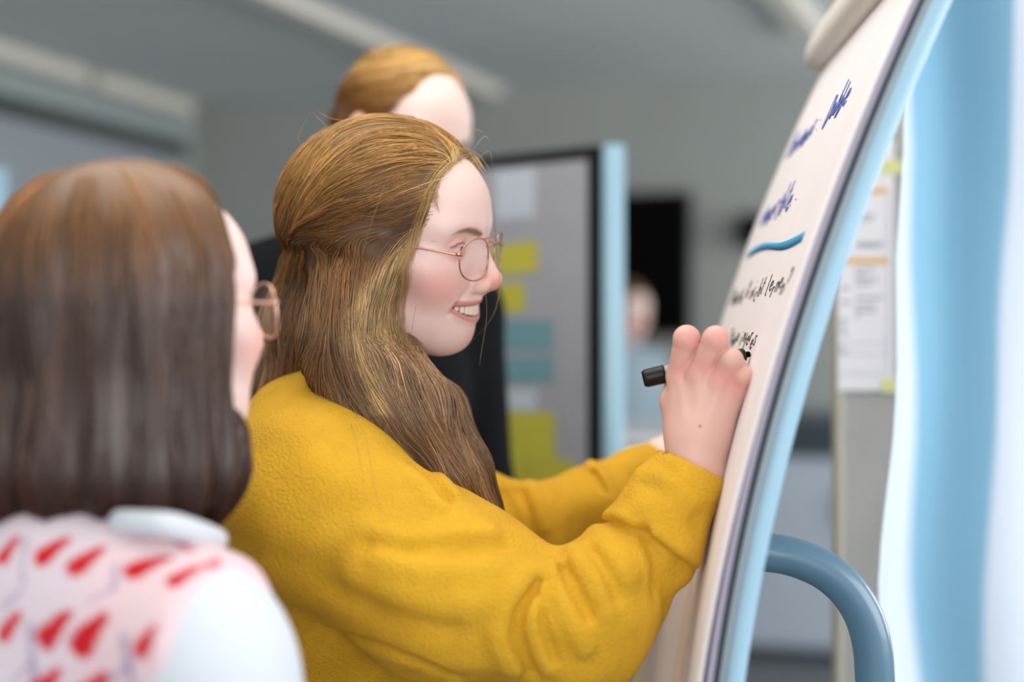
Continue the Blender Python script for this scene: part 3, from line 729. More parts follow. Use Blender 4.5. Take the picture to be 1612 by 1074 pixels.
def strand_mesh(name, f, seedV, GP, GT, n, parent, m, col, seg=16, length=(.06, .12), rad=.00038, clump=1200, spread=.003, lift=(-.0008, .0022), wob=.1, seed=1, colfn=None, power=2.2):
    r = np.random.default_rng(seed)
    cs = seedV[r.integers(0, len(seedV), clump)]
    ci = r.integers(0, clump, n)
    p = (cs[ci] + r.normal(0, spread, (n, 3))).astype(np.float32)
    cl = r.uniform(lift[0], lift[1], clump); off = (cl[ci] + r.normal(0, .0006, n)).astype(np.float32)
    ccol = r.normal(0, 1, clump); tone = .8 * ccol[ci] + .7 * r.normal(0, 1, n)
    cdir = r.normal(0, wob, (clump, 3)); sdir = r.normal(0, wob * .55, (n, 3))
    L = r.uniform(*length, n) * r.uniform(.7, 1.15, clump)[ci]; ds = (L / seg).astype(np.float32)
    ph = r.uniform(0, 6.28, clump)[ci]; path = []
    GP = GP.astype(np.float32); GT = GT.astype(np.float32)
    for k in range(seg + 1):
        for _ in range(2 if k == 0 else 1):
            g = grad(f, p, 1e-3); g /= np.linalg.norm(g, axis=1, keepdims=True) + 1e-6
            st = (f(p) - off * (1 if k else 1))[:, None]
            p = p - np.clip(st, -.006, .006) * g
        path.append(p.copy())
        d2 = ((p[:, None, :] - GP[None]) ** 2).sum(2) + 6e-5
        wg = d2 ** (-power); v = wg @ GT / wg.sum(1, keepdims=True)
        v = v / (np.linalg.norm(v, axis=1, keepdims=True) + 1e-6)
        v = v + cdir[ci] + sdir + .35 * wob * np.sin(ph + k * .55)[:, None] * r.normal(1, .1, (n, 1))
        v = v - (v * g).sum(1, keepdims=True) * g; v /= np.linalg.norm(v, axis=1, keepdims=True) + 1e-6
        p = p + v.astype(np.float32) * ds[:, None]
    path = np.stack(path, 1)
    tt = np.linspace(0, 1, seg + 1); tap = np.minimum(1, np.minimum(tt / .08, (1 - tt) / .3)).clip(.12)
    R = rad * r.uniform(.7, 1.3, n)[:, None] * tap[None]
    V, F = tri_tubes(path, R)
    c = colfn(path.reshape(-1, 3)) if colfn else np.repeat(np.array([col]), path.shape[0] * path.shape[1], 0)
    c = np.clip(c * np.exp(.36 * np.repeat(tone, seg + 1))[:, None], 0, 1)
    return from_np(name, V, F, m, parent, col=np.repeat(c, 3, 0))
def guides_from(lines, n=9):
    GP, GT = [], []
    for l in lines:
        q = catmull(l, n); t = np.gradient(q, axis=0); t /= np.linalg.norm(t, axis=1, keepdims=True) + 1e-9
        GP.append(q); GT.append(t)
    return np.vstack(GP), np.vstack(GT)
hair_m = mat('hair', (.2, .1, .04), .42, spec=.5, attr=True)
def join_np(parts):
    V = []; F = []; C = []; o = 0
    for v, f, c in parts: V.append(v); F.append(f + o); C.append(c); o += len(v)
    return np.vstack(V), np.vstack(F), np.vstack(C)

# a standing figure built in its own frame (x forward, y left), s = scale
class Fig:
    def __init__(self, x, y, yaw, s, arm=None):
        self.R = rot(yaw); self.O = np.array((x, y, 0.)); self.s = s
        self.arms = arm or {1: ((-.015, .175, 1.335), (-.03, .215, 1.06), (.05, .205, .83)), -1: ((-.015, -.175, 1.335), (-.03, -.215, 1.06), (.05, -.205, .83))}
    def q(self, p): return (((p - self.O) @ self.R) / self.s).astype(np.float32)
    def w(self, v): return np.asarray(v) * self.s @ self.R.T + self.O
    def torso(self, q, t=0.):
        d = ell(q, (0, 0, .93), (.112 + t, .165 + t, .13 + t))
        d = smin(d, ell(q, (.0, 0, 1.08), (.098 + t, .142 + t, .16 + t)), .06)
        d = smin(d, ell(q, (.005, 0, 1.24), (.112 + t, .158 + t, .165 + t)), .05)
        a = q.copy(); a[:, 1] = np.abs(a[:, 1])
        d = smin(d, cone(a, (-.02, .03, 1.375), (-.015, .165, 1.335), .05 + t, .052 + t), .05)
        return d
    def arm(self, q, sd, t=0.):
        A = self.arms[sd]; return chain(q, A, (.05 + t, .040 + t, .027 + t * .8), .03)
    def legs(self, q, t=0.):
        a = q.copy(); a[:, 1] = np.abs(a[:, 1])
        return chain(a, [(0, .082, .90), (.005, .088, .48), (-.02, .092, .10)], (.086 + t, .056 + t, .040 + t), .03)
    def hands(self, q):
        d = None
        for sd in (1, -1):
            A = np.array(self.arms[sd]); u = A[2] - A[1]; u /= np.linalg.norm(u); n = np.array((0, -sd, 0.)); n -= u * (n @ u); n /= np.linalg.norm(n); t = np.cross(u, n) * sd; t = t if t[0] > 0 else -t
            e = hand_sdf(q, A[2], u, n, t, .45); d = e if d is None else np.minimum(d, e)
        return d
    def shoes(self, parent, m):
        for sd in (1, -1):
            f = lambda p: (smax(smin(ell(self.q(p), (.045, sd * .095, .035), (.135, .046, .04)), cone(self.q(p), (-.03, sd * .093, .06), (-.03, sd * .093, .1), .045, .042), .03), -(self.q(p)[:, 2] - .002), .004) * self.s).astype(np.float32)
            c = self.w((.03, sd * .09, .06)); V, F = mesh_sdf(f, c - .24, c + .24, .008, 0)
            from_np('shoe', V, F, m, parent)
    def cloth(self, name, parts, m, parent, h=.007, z=(0, 2), extra=None, col=None, newton=1):
        def f(p):
            q = self.q(p); d = parts(q)
            return (d * self.s).astype(np.float32)
        c = self.w((0, 0, 0)); lo = (c[0] - .42 * self.s, c[1] - .42 * self.s, z[0] * self.s); hi = (c[0] + .42 * self.s, c[1] + .42 * self.s, z[1] * self.s)
        V, F = mesh_sdf(f, lo, hi, h, newton)
        return from_np(name, V, F, m, parent, col=None if col is None else col(V))
def body_of(fig, parent, HR, HO, hstep, smile=True, hscale=1., extra=(), arms=True, hair=True, ears=True, colkw={}):
    fh = lambda p: (head_sdf((((p - HO) @ HR) / hscale).astype(np.float32), smile, ears) * hscale).astype(np.float32)
    V, F = mesh_sdf(fh, HO - .22 * hscale, HO + .22 * hscale, hstep)
    parts = [(V, F, head_col(((V - HO) @ HR) / hscale, **colkw))]
    nk = HO + HR @ np.array((-.04, 0, -.15)) * hscale
    def fb(p):
        q = fig.q(p); d = smin(fig.torso(q), fig.legs(q), .04)
        if arms:
            d = smin(d, np.minimum(fig.arm(q, 1), fig.arm(q, -1)), .03); d = smin(d, fig.hands(q), .01)
        n_ = fig.q(nk[None])[0]
        return (smin(d, cone(q, n_, (-.015, 0, 1.36), .05, .058), .03) * fig.s).astype(np.float32)
    c = fig.w((0, 0, 0))
    V, F = mesh_sdf(fb, (c[0] - .42, c[1] - .42, .03), (c[0] + .42, c[1] + .42, 1.62 * fig.s), .009, 0)
    parts.append((V, F, np.repeat(SKIN[None], len(V), 0)))
    for v, f in extra: parts.append((v, f, np.repeat(SKIN[None], len(v), 0)))
    V, F, C = join_np(parts)
    o = from_np('body', V, F, skin_m, parent, col=C)
    eyes(parent, HR * hscale, HO)
    return o
# ------------------------------------------------------------------ the writing woman in the yellow sweater
HO = P(626, 376, 1.52); HR = rot(-20, 3, 9)
W1 = empty('person', (-.19, 1.57, 0), 'person with long light-brown hair and yellow fleece sweater writing on the flip chart', 'person', None)
f1 = Fig(-.19, 1.57, -12, .965)
toW = lambda v: np.asarray(v) @ HR.T + HO
# arms follow the pixels of the photograph at their real depth
RA = [P(500, 800, 1.40), P(690, 922, 1.37), P(912, 988, 1.345)]; RAr = (.094, .080, .062)
RF = [P(912, 985, 1.345), P(948, 945, 1.345), P(1035, 838, 1.35), P(1088, 734, 1.362)]; RFr = (.060, .056, .046, .0365)
RF_END = P(1088, 734, 1.362); RF_U = RF_END - P(1040, 822, 1.35); RF_U /= np.linalg.norm(RF_U)
LA = [P(640, 770, 1.74), P(760, 830, 1.73), P(835, 832, 1.72)]; LAr = (.075, .058, .047)
LF = [P(835, 832, 1.72), P(935, 785, 1.745), P(1034, 722, 1.79)]; LFr = (.047, .040, .026)
WR = P(1096, 715, 1.362)
# right hand holding the pen: wrist, knuckles and folded fingers
def right_hand(p):
    fc_ = P(1093, 742, 1.365)
    d = smin(cone(p, P(1050, 830, 1.35), fc_, .026, .026), cone(p, fc_, P(1100, 690, 1.362), .0265, .026), .02)
    K = [P(1068, 592, 1.376), P(1100, 588, 1.360), P(1133, 600, 1.351), P(1158, 617, 1.350)]
    for i, k in enumerate(K):
        d = smin(d, cone(p, P(1078 + i * 15, 690, 1.366 - .002 * i), k, .0155, (.0105, .011, .0102, .0095)[i]), .014)
    PIP = [P(1081, 533, 1.358), P(1127, 534, 1.343), P(1151, 567, 1.340), P(1168, 593, 1.343)]
    DIP = [P(1087, 558, 1.394), P(1132, 562, 1.376), P(1163, 580, 1.366), P(1172, 602, 1.364)]
    TIP = [P(1108, 580, 1.409), P(1138, 582, 1.392), P(1161, 592, 1.385), P(1166, 612, 1.380)]
    for i in range(4):
        r = (.0121, .0120, .0107, .0096)[i]
        fgr = chain(p, [K[i], PIP[i], DIP[i], TIP[i]], (r * .95, r, r * .85, r * .74), .003)
        fgr = smin(fgr, sph(p, PIP[i] * .985 + K[i] * .015, r * 1.0), .003)
        fing = fgr if i == 0 else smin(fing, fgr, .0016)
    d = smin(d, fing, .006)
    th = chain(p, [P(1072, 680, 1.375), P(1060, 632, 1.388), P(1066, 602, 1.405), P(1092, 592, 1.415), P(1120, 584, 1.417)], (.016, .0125, .0108, .0102, .008), .006)
    d = smin(d, th, .010)
    for a, b in (((1066, 600, 1.36), (1080, 660, 1.348)), ((1100, 598, 1.35), (1098, 665, 1.34)), ((1132, 608, 1.342), (1112, 670, 1.34))):   # tendons
        d = d - .0012 * np.exp(-(line_dist(p, [P(*a), P(*b)]) / .006) ** 2)
    return d.astype(np.float32)
VH, FH = mesh_sdf(right_hand, P(1100, 660, 1.365) - (.07, .075, .14), P(1100, 660, 1.365) + (.075, .085, .12), .0014)
Kn = [P(1069, 583, 1.362), P(1101, 578, 1.345), P(1135, 592, 1.337), P(1159, 612, 1.337), P(1083, 532, 1.348), P(1126, 533, 1.33)]
ch = np.repeat(np.array([lin(220, 178, 164)]), len(VH), 0)
for k in Kn:
    t = .55 * np.exp(-(np.linalg.norm(VH - k, axis=1) / .013) ** 2)[:, None]; ch = ch * (1 - t) + CHEEK * t
t = np.exp(-(np.linalg.norm(VH - hit(right_hand, 1102, 671, 1.25, 1.4), axis=1) / .0012) ** 2)[:, None]; ch = ch * (1 - t) + np.array(lin(120, 78, 60)) * t
lw = LF[-1]
def left_hand(p):
    u = P(1086, 690, 1.87) - lw; u /= np.linalg.norm(u); n = np.array((.25, .2, -.9)); n -= u * (n @ u); n /= np.linalg.norm(n); t = np.cross(n, u)
    return smin(hand_sdf(p, lw + u * .018, u, n, t, .25, .9), cone(p, lw - (LF[-1] - LF[-2]) / np.linalg.norm(LF[-1] - LF[-2]) * .05, lw + u * .03, .021, .021), .012).astype(np.float32)
VL, FL = mesh_sdf(left_hand, lw - (.1, .16, .15), lw + (.22, .18, .18), .003)
fh = lambda p: head_sdf(((p - HO) @ HR).astype(np.float32), True, True).astype(np.float32)
V0, F0 = mesh_sdf(fh, HO - (.16, .13, .22), HO + (.17, .13, .16), .00125)
neck0 = toW((-.045, 0, -.17))
def fb1(p):
    q = f1.q(p); d = smin(f1.torso(q, -.006), f1.legs(q), .04)
    d = smin(d, chain(p, RA, (.05, .042, .037), .02), .03); d = smin(d, cone(p, RA[-1], P(1050, 830, 1.35), .037, .027), .02)
    d = smin(d, chain(p, LA, (.05, .042, .036), .02), .03); d = smin(d, cone(p, LA[-1], lw, .036, .021), .02)
    return smin(d, cone(p, neck0, f1.w((-.01, 0, 1.34)), .051, .06), .03).astype(np.float32)
V1, F1 = mesh_sdf(fb1, (-.62, 1.15, .03), (.25, 2.0, 1.5), .010, 0)
sk = lambda v: np.repeat(SKIN[None], len(v), 0)
V, F, C = join_np([(V0, F0, head_col((V0 - HO) @ HR)), (VH, FH, ch), (VL, FL, sk(VL)), (V1, F1, sk(V1))])
from_np('body', V, F, skin_m, W1, col=C)
eyes(W1, HR, HO, (1, .05, -.12)); teeth(W1, HR, HO)
# trousers and shoes (below the frame)
denim = mat('dark_denim', lin(44, 54, 76), .9, bump=[('noise', 500, .2, .001)])
f1.cloth('trousers', lambda q: smax(smin(f1.torso(q, .004), f1.legs(q, .008), .03), q[:, 2] - .98, .01), denim, W1, .010, (.04, 1.1))
f1.shoes(W1, M['white_plastic'])
# sweater
def sweat0(p):
    q = f1.q(p)
    d = smax(f1.torso(q, .016), -(q[:, 2] - .90), .01)
    d = smin(d, ell(p, P(545, 850, 1.56), (.150, .19, .20)), .05)
    d = smin(d, cone(p, P(558, 685, 1.56), P(505, 755, 1.44), .050, .078), .05)
    d = smin(d, cone(p, P(560, 685, 1.57), P(610, 745, 1.72), .05, .07), .05)
    la = chain(p, LA, LAr, .03)
    lf = smax(chain(p, LF, LFr, .02), (p - LF[-1]) @ ((LF[-1] - LF[-2]) / np.linalg.norm(LF[-1] - LF[-2])).astype(np.float32), .005)
    d = smin(d, smin(la, lf, .02), .03)
    d = smin(d, chain(p, RA, RAr, .05), .022)
    lowr = chain(p, [RF[0], RF[1], P(1012, 872, 1.35)], (.062, .0555, .038), .03)
    lowr = smin(lowr, sph(p, P(1066, 892, 1.352), .0175), .016)
    cuff = smax(cone(p, P(1027, 846, 1.35), RF_END, .0515, .0365), (p - RF_END.astype(np.float32)) @ RF_U.astype(np.float32), .005)
    cuff = smax(cuff, -((p - P(1014, 850, 1.35).astype(np.float32)) @ RF_U.astype(np.float32)), .005)
    fo = smin(lowr, cuff, .0025)
    return smin(d, fo, .016).astype(np.float32)
def fold(pts, amp, wd, d0=1.15, d1=1.72): return (np.array([hit(sweat0, a, b, d0, d1, 300) for a, b in catmull(pts, max(4, len(pts) * 2))]), amp, wd)
FOLDS = [
    fold([(840, 900), (806, 930), (788, 965), (784, 1010), (806, 1050)], .0085, .009), fold([(846, 918), (818, 960), (814, 1010), (838, 1062)], -.007, .006),
    fold([(852, 928), (839, 975), (848, 1020), (864, 1050)], .006, .007), fold([(845, 932), (855, 990), (872, 1040)], -.0045, .005),
    fold([(868, 893), (878, 930), (905, 985), (920, 1020)], .008, .008), fold([(886, 897), (902, 925), (925, 970)], -.0055, .006),
    fold([(902, 868), (931, 912), (955, 965)], .0065, .008), fold([(930, 866), (958, 905), (972, 940)], -.0035, .006), fold([(938, 836), (975, 882), (990, 910)], .0045, .009),
    fold([(1000, 815), (1020, 850), (1036, 895), (1034, 935)], -.005, .0065), fold([(1046, 915), (1052, 950), (1045, 985)], -.003, .008),
    
    fold([(572, 834), (640, 850), (716, 842), (770, 838)], .0035, .012), fold([(580, 856), (648, 869), (724, 860), (790, 862)], -.004, .010), fold([(600, 880), (670, 900), (740, 900), (800, 895)], .0045, .014),
    fold([(560, 905), (640, 940), (720, 955), (790, 935)], .005, .016), fold([(530, 930), (610, 970), (700, 985)], -.003, .014),
    fold([(655, 735), (680, 755), (703, 786)], -.006, .007), fold([(662, 728), (692, 748), (716, 782)], .0035, .008), fold([(625, 735), (660, 762), (690, 795)], .004, .01),
    fold([(1050, 722), (1072, 740), (1100, 768), (1118, 785)], .002, .005), fold([(1020, 760), (1055, 775), (1095, 815)], -.003, .01), fold([(1010, 745), (1050, 762), (1085, 800)], .003, .01),
    fold([(500, 990), (560, 1010), (640, 1036), (720, 1070)], -.006, .006),
    fold([(834, 764), (848, 790), (856, 830)], .007, .008, 1.5, 1.9), fold([(792, 778), (812, 815), (812, 860)], -.007, .007, 1.5, 1.9), fold([(818, 775), (832, 815), (830, 850)], -.005, .006, 1.5, 1.9),
    fold([(930, 732), (952, 760), (962, 800)], .007, .008, 1.5, 1.9), fold([(936, 745), (955, 778), (960, 806)], -.007, .005, 1.5, 1.9), fold([(870, 760), (886, 800), (880, 850)], .003, .012, 1.5, 1.9)]
rg = np.random.default_rng(3)
def sweater(p):
    d = sweat0(p)
    near = np.abs(d) < .03
    if near.any():
        q = p[near]; e = np.zeros(len(q), np.float32)
        for pts, amp, wd in FOLDS:
            lo = pts.min(0) - 3 * wd; hi = pts.max(0) + 3 * wd
            k = ((q > lo) & (q < hi)).all(1)
            if k.any(): e[k] += 1.85 * amp * np.exp(-(line_dist(q[k], pts) / wd) ** 2)
        e += .0016 * np.sin(q @ np.array((46., 21, 60), np.float32) + 2 * np.sin(q @ np.array((20., 35, -31), np.float32)))
        d[near] -= e
    # hollow cuffs around the wrists
    d = smax(d, -cone(p, RF_END - RF_U * .012, RF_END + RF_U * .05, .0318, .0318), .003)
    return d
V, F = mesh_sdf(sweater, (-.46, 1.2, .80), (.27, 2.0, 1.50), .0034)
yel = mat('yellow_fleece', lin(220, 168, 33), .92, bump=[('noise', 400, .7, .0030), ('voronoi', 300, .45, .0020)], var=(26, .07), sheen=.12)
from_np('sweater', V, F, yel, W1)
# hair: a volume of half-tied long hair
LOCKS = [([P(520, 405, 1.56), P(492, 520, 1.56), P(452, 650, 1.57), P(425, 790, 1.62)], (.050, .050, .036, .02)),
         ([P(572, 400, 1.49), P(566, 540, 1.46), P(590, 650, 1.46), P(620, 760, 1.50)], (.052, .056, .046, .03)),
         ([P(594, 420, 1.455), P(584, 520, 1.435), P(608, 585, 1.437), P(655, 655, 1.44), P(712, 745, 1.45), P(752, 815, 1.46), P(790, 866, 1.47)], (.026, .026, .030, .038, .034, .019, .005)),
         ([P(664, 612, 1.54), P(684, 650, 1.51), P(722, 730, 1.50), P(775, 840, 1.49)], (.022, .028, .024, .008))]
def hair1(p):
    q = ((p - HO) @ HR).astype(np.float32)
    d = ell(q, (-.014, 0, .036), (.111, .088, .094))
    d = smin(d, ell(q, (-.055, 0, .02), (.075, .076, .075)), .03)
    d = smax(d, q[:, 0] - hairline(q), .012)
    d = smin(d, ell(q, (-.108, 0, .006), (.016, .024, .016)), .012)
    for pts, rs in LOCKS: d = smin(d, chain(p, pts, rs, .03), .022)
    lo = smax(d, q[:, 0] - hairline(q) - .35 * np.clip(-.085 - q[:, 2], 0, 1) * 3, .008)
    inset = .006 * np.exp(-((q[:, 2] + .012) / .010) ** 2) * np.clip((.03 - q[:, 0]) / .05, 0, 1)        # step where the tied upper hair lies over the loose hair
    return (np.where(q[:, 2] > -.13, lo, d) + inset).astype(np.float32)
V, F = mesh_sdf(hair1, (-.46, 1.33, .98), (.03, 1.74, 1.70), .003)
def hcol1(p):
    q = (p - HO) @ HR
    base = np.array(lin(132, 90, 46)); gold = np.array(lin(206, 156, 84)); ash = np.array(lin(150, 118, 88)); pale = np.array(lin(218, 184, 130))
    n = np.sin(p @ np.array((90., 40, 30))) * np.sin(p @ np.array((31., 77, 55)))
    c = base + (gold - base) * np.clip((q[:, 2] - .02) / .09, 0, 1)[:, None] * .75  # light from above put into the hair colour: more gold towards the crown
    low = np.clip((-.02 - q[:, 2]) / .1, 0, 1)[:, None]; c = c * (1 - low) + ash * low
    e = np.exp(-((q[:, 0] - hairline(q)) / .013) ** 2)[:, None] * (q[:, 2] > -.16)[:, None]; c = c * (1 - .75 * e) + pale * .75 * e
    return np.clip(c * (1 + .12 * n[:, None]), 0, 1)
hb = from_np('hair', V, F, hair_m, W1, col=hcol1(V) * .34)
hs = lambda l, a=1.25, b=1.66: [hit(hair1, x, y, a, b) for x, y in l]
GL1 = [[(737, 250), (680, 216), (600, 206), (530, 242), (482, 300), (459, 360)], [(716, 262), (660, 250), (590, 262), (520, 297), (463, 360)], [(695, 290), (640, 300), (570, 322), (500, 347), (461, 366)],
       [(684, 326), (640, 345), (570, 360), (500, 372), (461, 371)], [(740, 262), (700, 212), (620, 190), (545, 200), (490, 268), (462, 345)],
       [(655, 372), (622, 420), (610, 500), (640, 600), (700, 720), (785, 858)], [(645, 372), (600, 430), (582, 520), (612, 620), (680, 740), (760, 835)],
       [(560, 392), (552, 450), (548, 530), (572, 610), (640, 700)], [(500, 392), (502, 450), (492, 540), (478, 605)], [(462, 385), (446, 450), (430, 540), (408, 650)], [(478, 392), (470, 470), (456, 560), (430, 640)],
       [(620, 545), (660, 640), (720, 740), (790, 862)], [(690, 590), (715, 660), (745, 740), (780, 840)]]
g_near = [hs(l) for l in GL1]
mir = np.diag((1., -1, 1))
g_far = [[toW(((np.array(v) - HO) @ HR) @ mir) for v in l] for l in g_near[:5]]
g_far += [[toW(v) for v in l] for l in (((.03, .08, -.02), (.01, .09, -.08), (.02, .09, -.16), (.03, .1, -.25)), ((-.08, .06, -.02), (-.1, .06, -.1), (-.11, .05, -.2)), ((-.12, 0, -.02), (-.13, 0, -.1), (-.15, 0, -.25)))]
GP, GT = guides_from(g_near + g_far, 10)
st = V[rng.permutation(len(V))]
keep = (hair1(st.astype(np.float32)) > -.01) & ((((st - HO) @ HR)[:, 1] < .015) | (rng.uniform(size=len(st)) < .3))
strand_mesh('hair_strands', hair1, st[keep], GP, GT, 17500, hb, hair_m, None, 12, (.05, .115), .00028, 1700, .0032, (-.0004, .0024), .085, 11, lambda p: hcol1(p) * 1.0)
# flyaways and the loose strands around the face
fl = []
def wisp(px, n=14): fl.append(catmull([P(a, b, c) for a, b, c in px], n))
wisp([(770, 300, 1.53), (779, 345, 1.50), (783, 400, 1.49), (787, 445, 1.48), (776, 496, 1.48), (738, 544, 1.47)])
wisp([(768, 290, 1.53), (776, 340, 1.51), (781, 395, 1.50), (786, 450, 1.49), (780, 490, 1.49), (758, 526, 1.48)])
wisp([(765, 285, 1.53), (778, 320, 1.52), (780, 370, 1.51)]); wisp([(764, 450, 1.48), (766, 500, 1.48), (757, 560, 1.48), (755, 578, 1.48)])
wisp([(606, 290, 1.42), (585, 350, 1.41), (570, 400, 1.41), (556, 432, 1.41)]); wisp([(700, 262, 1.45), (682, 290, 1.435), (689, 330, 1.432)])
wisp([(480, 245, 1.5), (470, 215, 1.5), (488, 178, 1.5)]); wisp([(520, 205, 1.5), (505, 190, 1.5), (490, 175, 1.5)]); wisp([(560, 192, 1.5), (520, 186, 1.5), (495, 172, 1.5)])
wisp([(745, 235, 1.5), (762, 215, 1.5), (772, 222, 1.5)]); wisp([(752, 250, 1.5), (770, 238, 1.5), (776, 262, 1.5)]); wisp([(735, 225, 1.5), (745, 205, 1.5), (764, 208, 1.5)])
wisp([(470, 640, 1.46), (440, 690, 1.40), (405, 755, 1.37), (390, 800, 1.36)]); wisp([(560, 650, 1.40), (578, 700, 1.31), (590, 770, 1.30), (606, 830, 1.29)]); wisp([(545, 640, 1.42), (566, 720, 1.31), (574, 790, 1.295)])
wisp([(655, 480, 1.425), (648, 520, 1.425), (640, 555, 1.43)]); wisp([(790, 820, 1.5), (805, 835, 1.5), (822, 862, 1.5)])
for i in range(70):
    a = rng.uniform(0, 1); l = g_near[rng.integers(0, 5)]; q = catmull(l, 20); k = rng.integers(0, 8); sg = q[k:k + 11].copy()
    sg += (np.linspace(0, 1, len(sg))[:, None] ** 1.3) * rng.normal(0, .006, 3) + np.array((0, -.0015, .001)); fl.append(catmull(sg, 14))
for i in range(60):
    l = g_near[5 + rng.integers(0, 8)]; q = catmull(l, 20); k = rng.integers(0, 8); sg = q[k:k + 11].copy()
    sg += (np.linspace(0, 1, len(sg))[:, None] ** 1.3) * rng.normal(0, .008, 3) + np.array((0, -.002, 0)); fl.append(catmull(sg, 14))
skin_hair = lambda p: np.minimum(hair1(p), fh(p))
for lock, cnt, sp_ in (([(712, 258), (692, 284), (688, 312), (694, 332)], 12, 3), ([(706, 260), (682, 290), (672, 325), (660, 360), (650, 400)], 20, 4), ([(692, 272), (668, 310), (656, 350), (646, 395), (640, 440)], 22, 4),
        ([(668, 330), (651, 370), (640, 420), (631, 470), (634, 510)], 22, 4), ([(652, 380), (640, 430), (630, 480), (632, 530), (650, 575)], 20, 4), ([(735, 246), (718, 250), (698, 262), (672, 296), (640, 340)], 18, 4), ([(760, 270), (742, 246), (716, 236), (680, 236)], 14, 4)):
    base = np.array([hit(skin_hair, a, b, 1.3, 1.62) - np.array((0, .0022, 0)) for a, b in lock])
    for k in range(cnt):
        fl.append(catmull(base + rng.normal(0, sp_ * .00055, 3) + np.cumsum(rng.normal(0, .0011, base.shape), 0) * (1, .5, 1), 14))
Wp = np.stack(fl); tp = np.minimum(1, (1 - np.linspace(0, 1, 14)) / .3).clip(.25)
V, F = tri_tubes(Wp, np.repeat((.00022 * tp)[None], len(Wp), 0)); cc = np.repeat(np.clip(hcol1(Wp.reshape(-1, 3)) * 1.25, 0, 1), 3, 0)
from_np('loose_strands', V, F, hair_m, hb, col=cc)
tube_obj('hair_tie', catmull([toW(v) for v in ((-.121, -.022, .02), (-.127, -.018, .006), (-.121, -.02, -.008))], 10), .003, mat('brown_hair_tie', lin(70, 40, 34), .5), W1, 10)
gold_m = mat('rose_gold_metal', lin(196, 150, 128), .25, metal=1.)
glasses(HR, HO, 'thin rose-gold eyeglasses on the face of the writing woman', gold_m)
# the marker
pa, pt = P(1012, 597, 1.402), None
yt, zt = yz(1183, 557); pt = np.array([bx_(yt, zt) + curl((yt - DN) / (DF - DN), zt) - .0008, yt, zt])
mk = empty('marker', tuple(pa), 'black felt marker held in the writing hand', 'marker')
ax = lambda t: pa + (pt - pa) * t
tube_obj('barrel', [ax(.19), ax(.86)], .0078, mat('marker_silver', lin(205, 200, 196), .4), mk, 20)
q = np.linspace(0, .21, 9); tube_obj('end_cap', [ax(t) for t in q], [.0072, .0088, .0091] + [.0091] * 6, M['black'], mk, 24)
tube_obj('grip', [ax(.80), ax(.84), ax(.935), ax(.955)], [.0079, .0079, .0070, .0052], M['black'], mk, 16)
tube_obj('nib', [ax(.95), ax(.985), ax(.998)], [.0034, .003, .0018], M['screen'], mk, 10)

# ------------------------------------------------------------------ listening woman at the left, seen from behind
HO2 = P(222, 492, 1.14); HR2 = rot(46, -10, 0); s2_ = .95
W2 = empty('person', (HO2[0] - .03, HO2[1] - .03, 0), 'person with dark brown bob in white blouse and cherry-patterned knitted vest, seen from behind', 'person')
f2 = Fig(HO2[0] - .058, HO2[1] - .03, 62, HO2[2] / 1.595, {1: ((-.015, .182, 1.298), (-.03, .275, 1.06), (.05, .28, .83)), -1: ((-.015, -.182, 1.298), (-.03, -.275, 1.06), (.05, -.28, .83))})
body_of(f2, W2, HR2, HO2, .003, smile=False, hscale=s2_)
SH = (0.0, 0.0)
def tone2(V):
    q = f2.q(V.astype(np.float32)); return q
white_c = np.array(lin(206, 211, 218)); vest_c = np.array(lin(218, 202, 209)); red_c = np.array(lin(200, 4, 22)); pur_c = np.array(lin(150, 132, 168)); pink_c = np.array(lin(232, 200, 203))
wht_m = mat('white_blouse', white_c, .85, bump=[('noise', 60, .12, .003)], sheen=.1)
blouse = lambda q: smin(smin(smax(f2.torso(q, .014), .86 - q[:, 2], .01), np.minimum(f2.arm(q, 1, .018), f2.arm(q, -1, .018)), .03), smax(np.abs(cone(q, (-.012, 0, 1.33), (.0, 0, 1.47), .068, .060)) - .004, np.abs(q[:, 2] - 1.43) - .035, .006), .012)
f2.cloth('blouse', blouse, wht_m, W2, .006, (.8, 1.55))
vest = lambda q: smax(smax(smax(f2.torso(q, .022), .90 - q[:, 2], .01), np.abs(q[:, 1]) - .150 - .045 * np.clip((q[:, 2] - 1.25) / .08, 0, 1), .008), -cone(q, (0, 0, 1.36), (.03, 0, 1.6), .066, .085), .01)
fv = lambda p: (vest(f2.q(p)) * f2.s).astype(np.float32)
hv = lambda x, y: hit(fv, x, y, .85, 1.2)
RED = [((6, 876), (30, 846), 10), ((70, 876), (104, 852), 13), ((122, 892), (160, 866), 13), ((214, 898), (262, 880), 13), ((276, 915), (346, 884), 10), ((-40, 880), (-20, 850), 12),
       ((8, 998), (32, 966), 10), ((76, 1002), (108, 968), 14), ((130, 1012), (164, 972), 16), ((224, 1022), (244, 988), 10), ((-46, 1000), (-20, 966), 12), ((286, 860), (306, 868), 6), ((60, 1090), (90, 1060), 13), ((130, 1100), (164, 1066), 14)]
PUR = [((40, 850), (36, 920), 6), ((182, 892), (180, 925), 7), ((180, 925), (140, 950), 5), ((50, 985), (54, 1074), 8), ((196, 1005), (204, 1050), 9), ((204, 1050), (170, 1074), 6), ((36, 930), (4, 960), 5), ((54, 1040), (20, 1074), 5), ((204, 1050), (214, 1090), 7)]
red3 = [(hv(*a), hv(*b), r / FPX * 1.05) for a, b, r in RED]; pur3 = [(hv(*a), hv(*b), r / FPX * 1.0) for a, b, r in PUR]
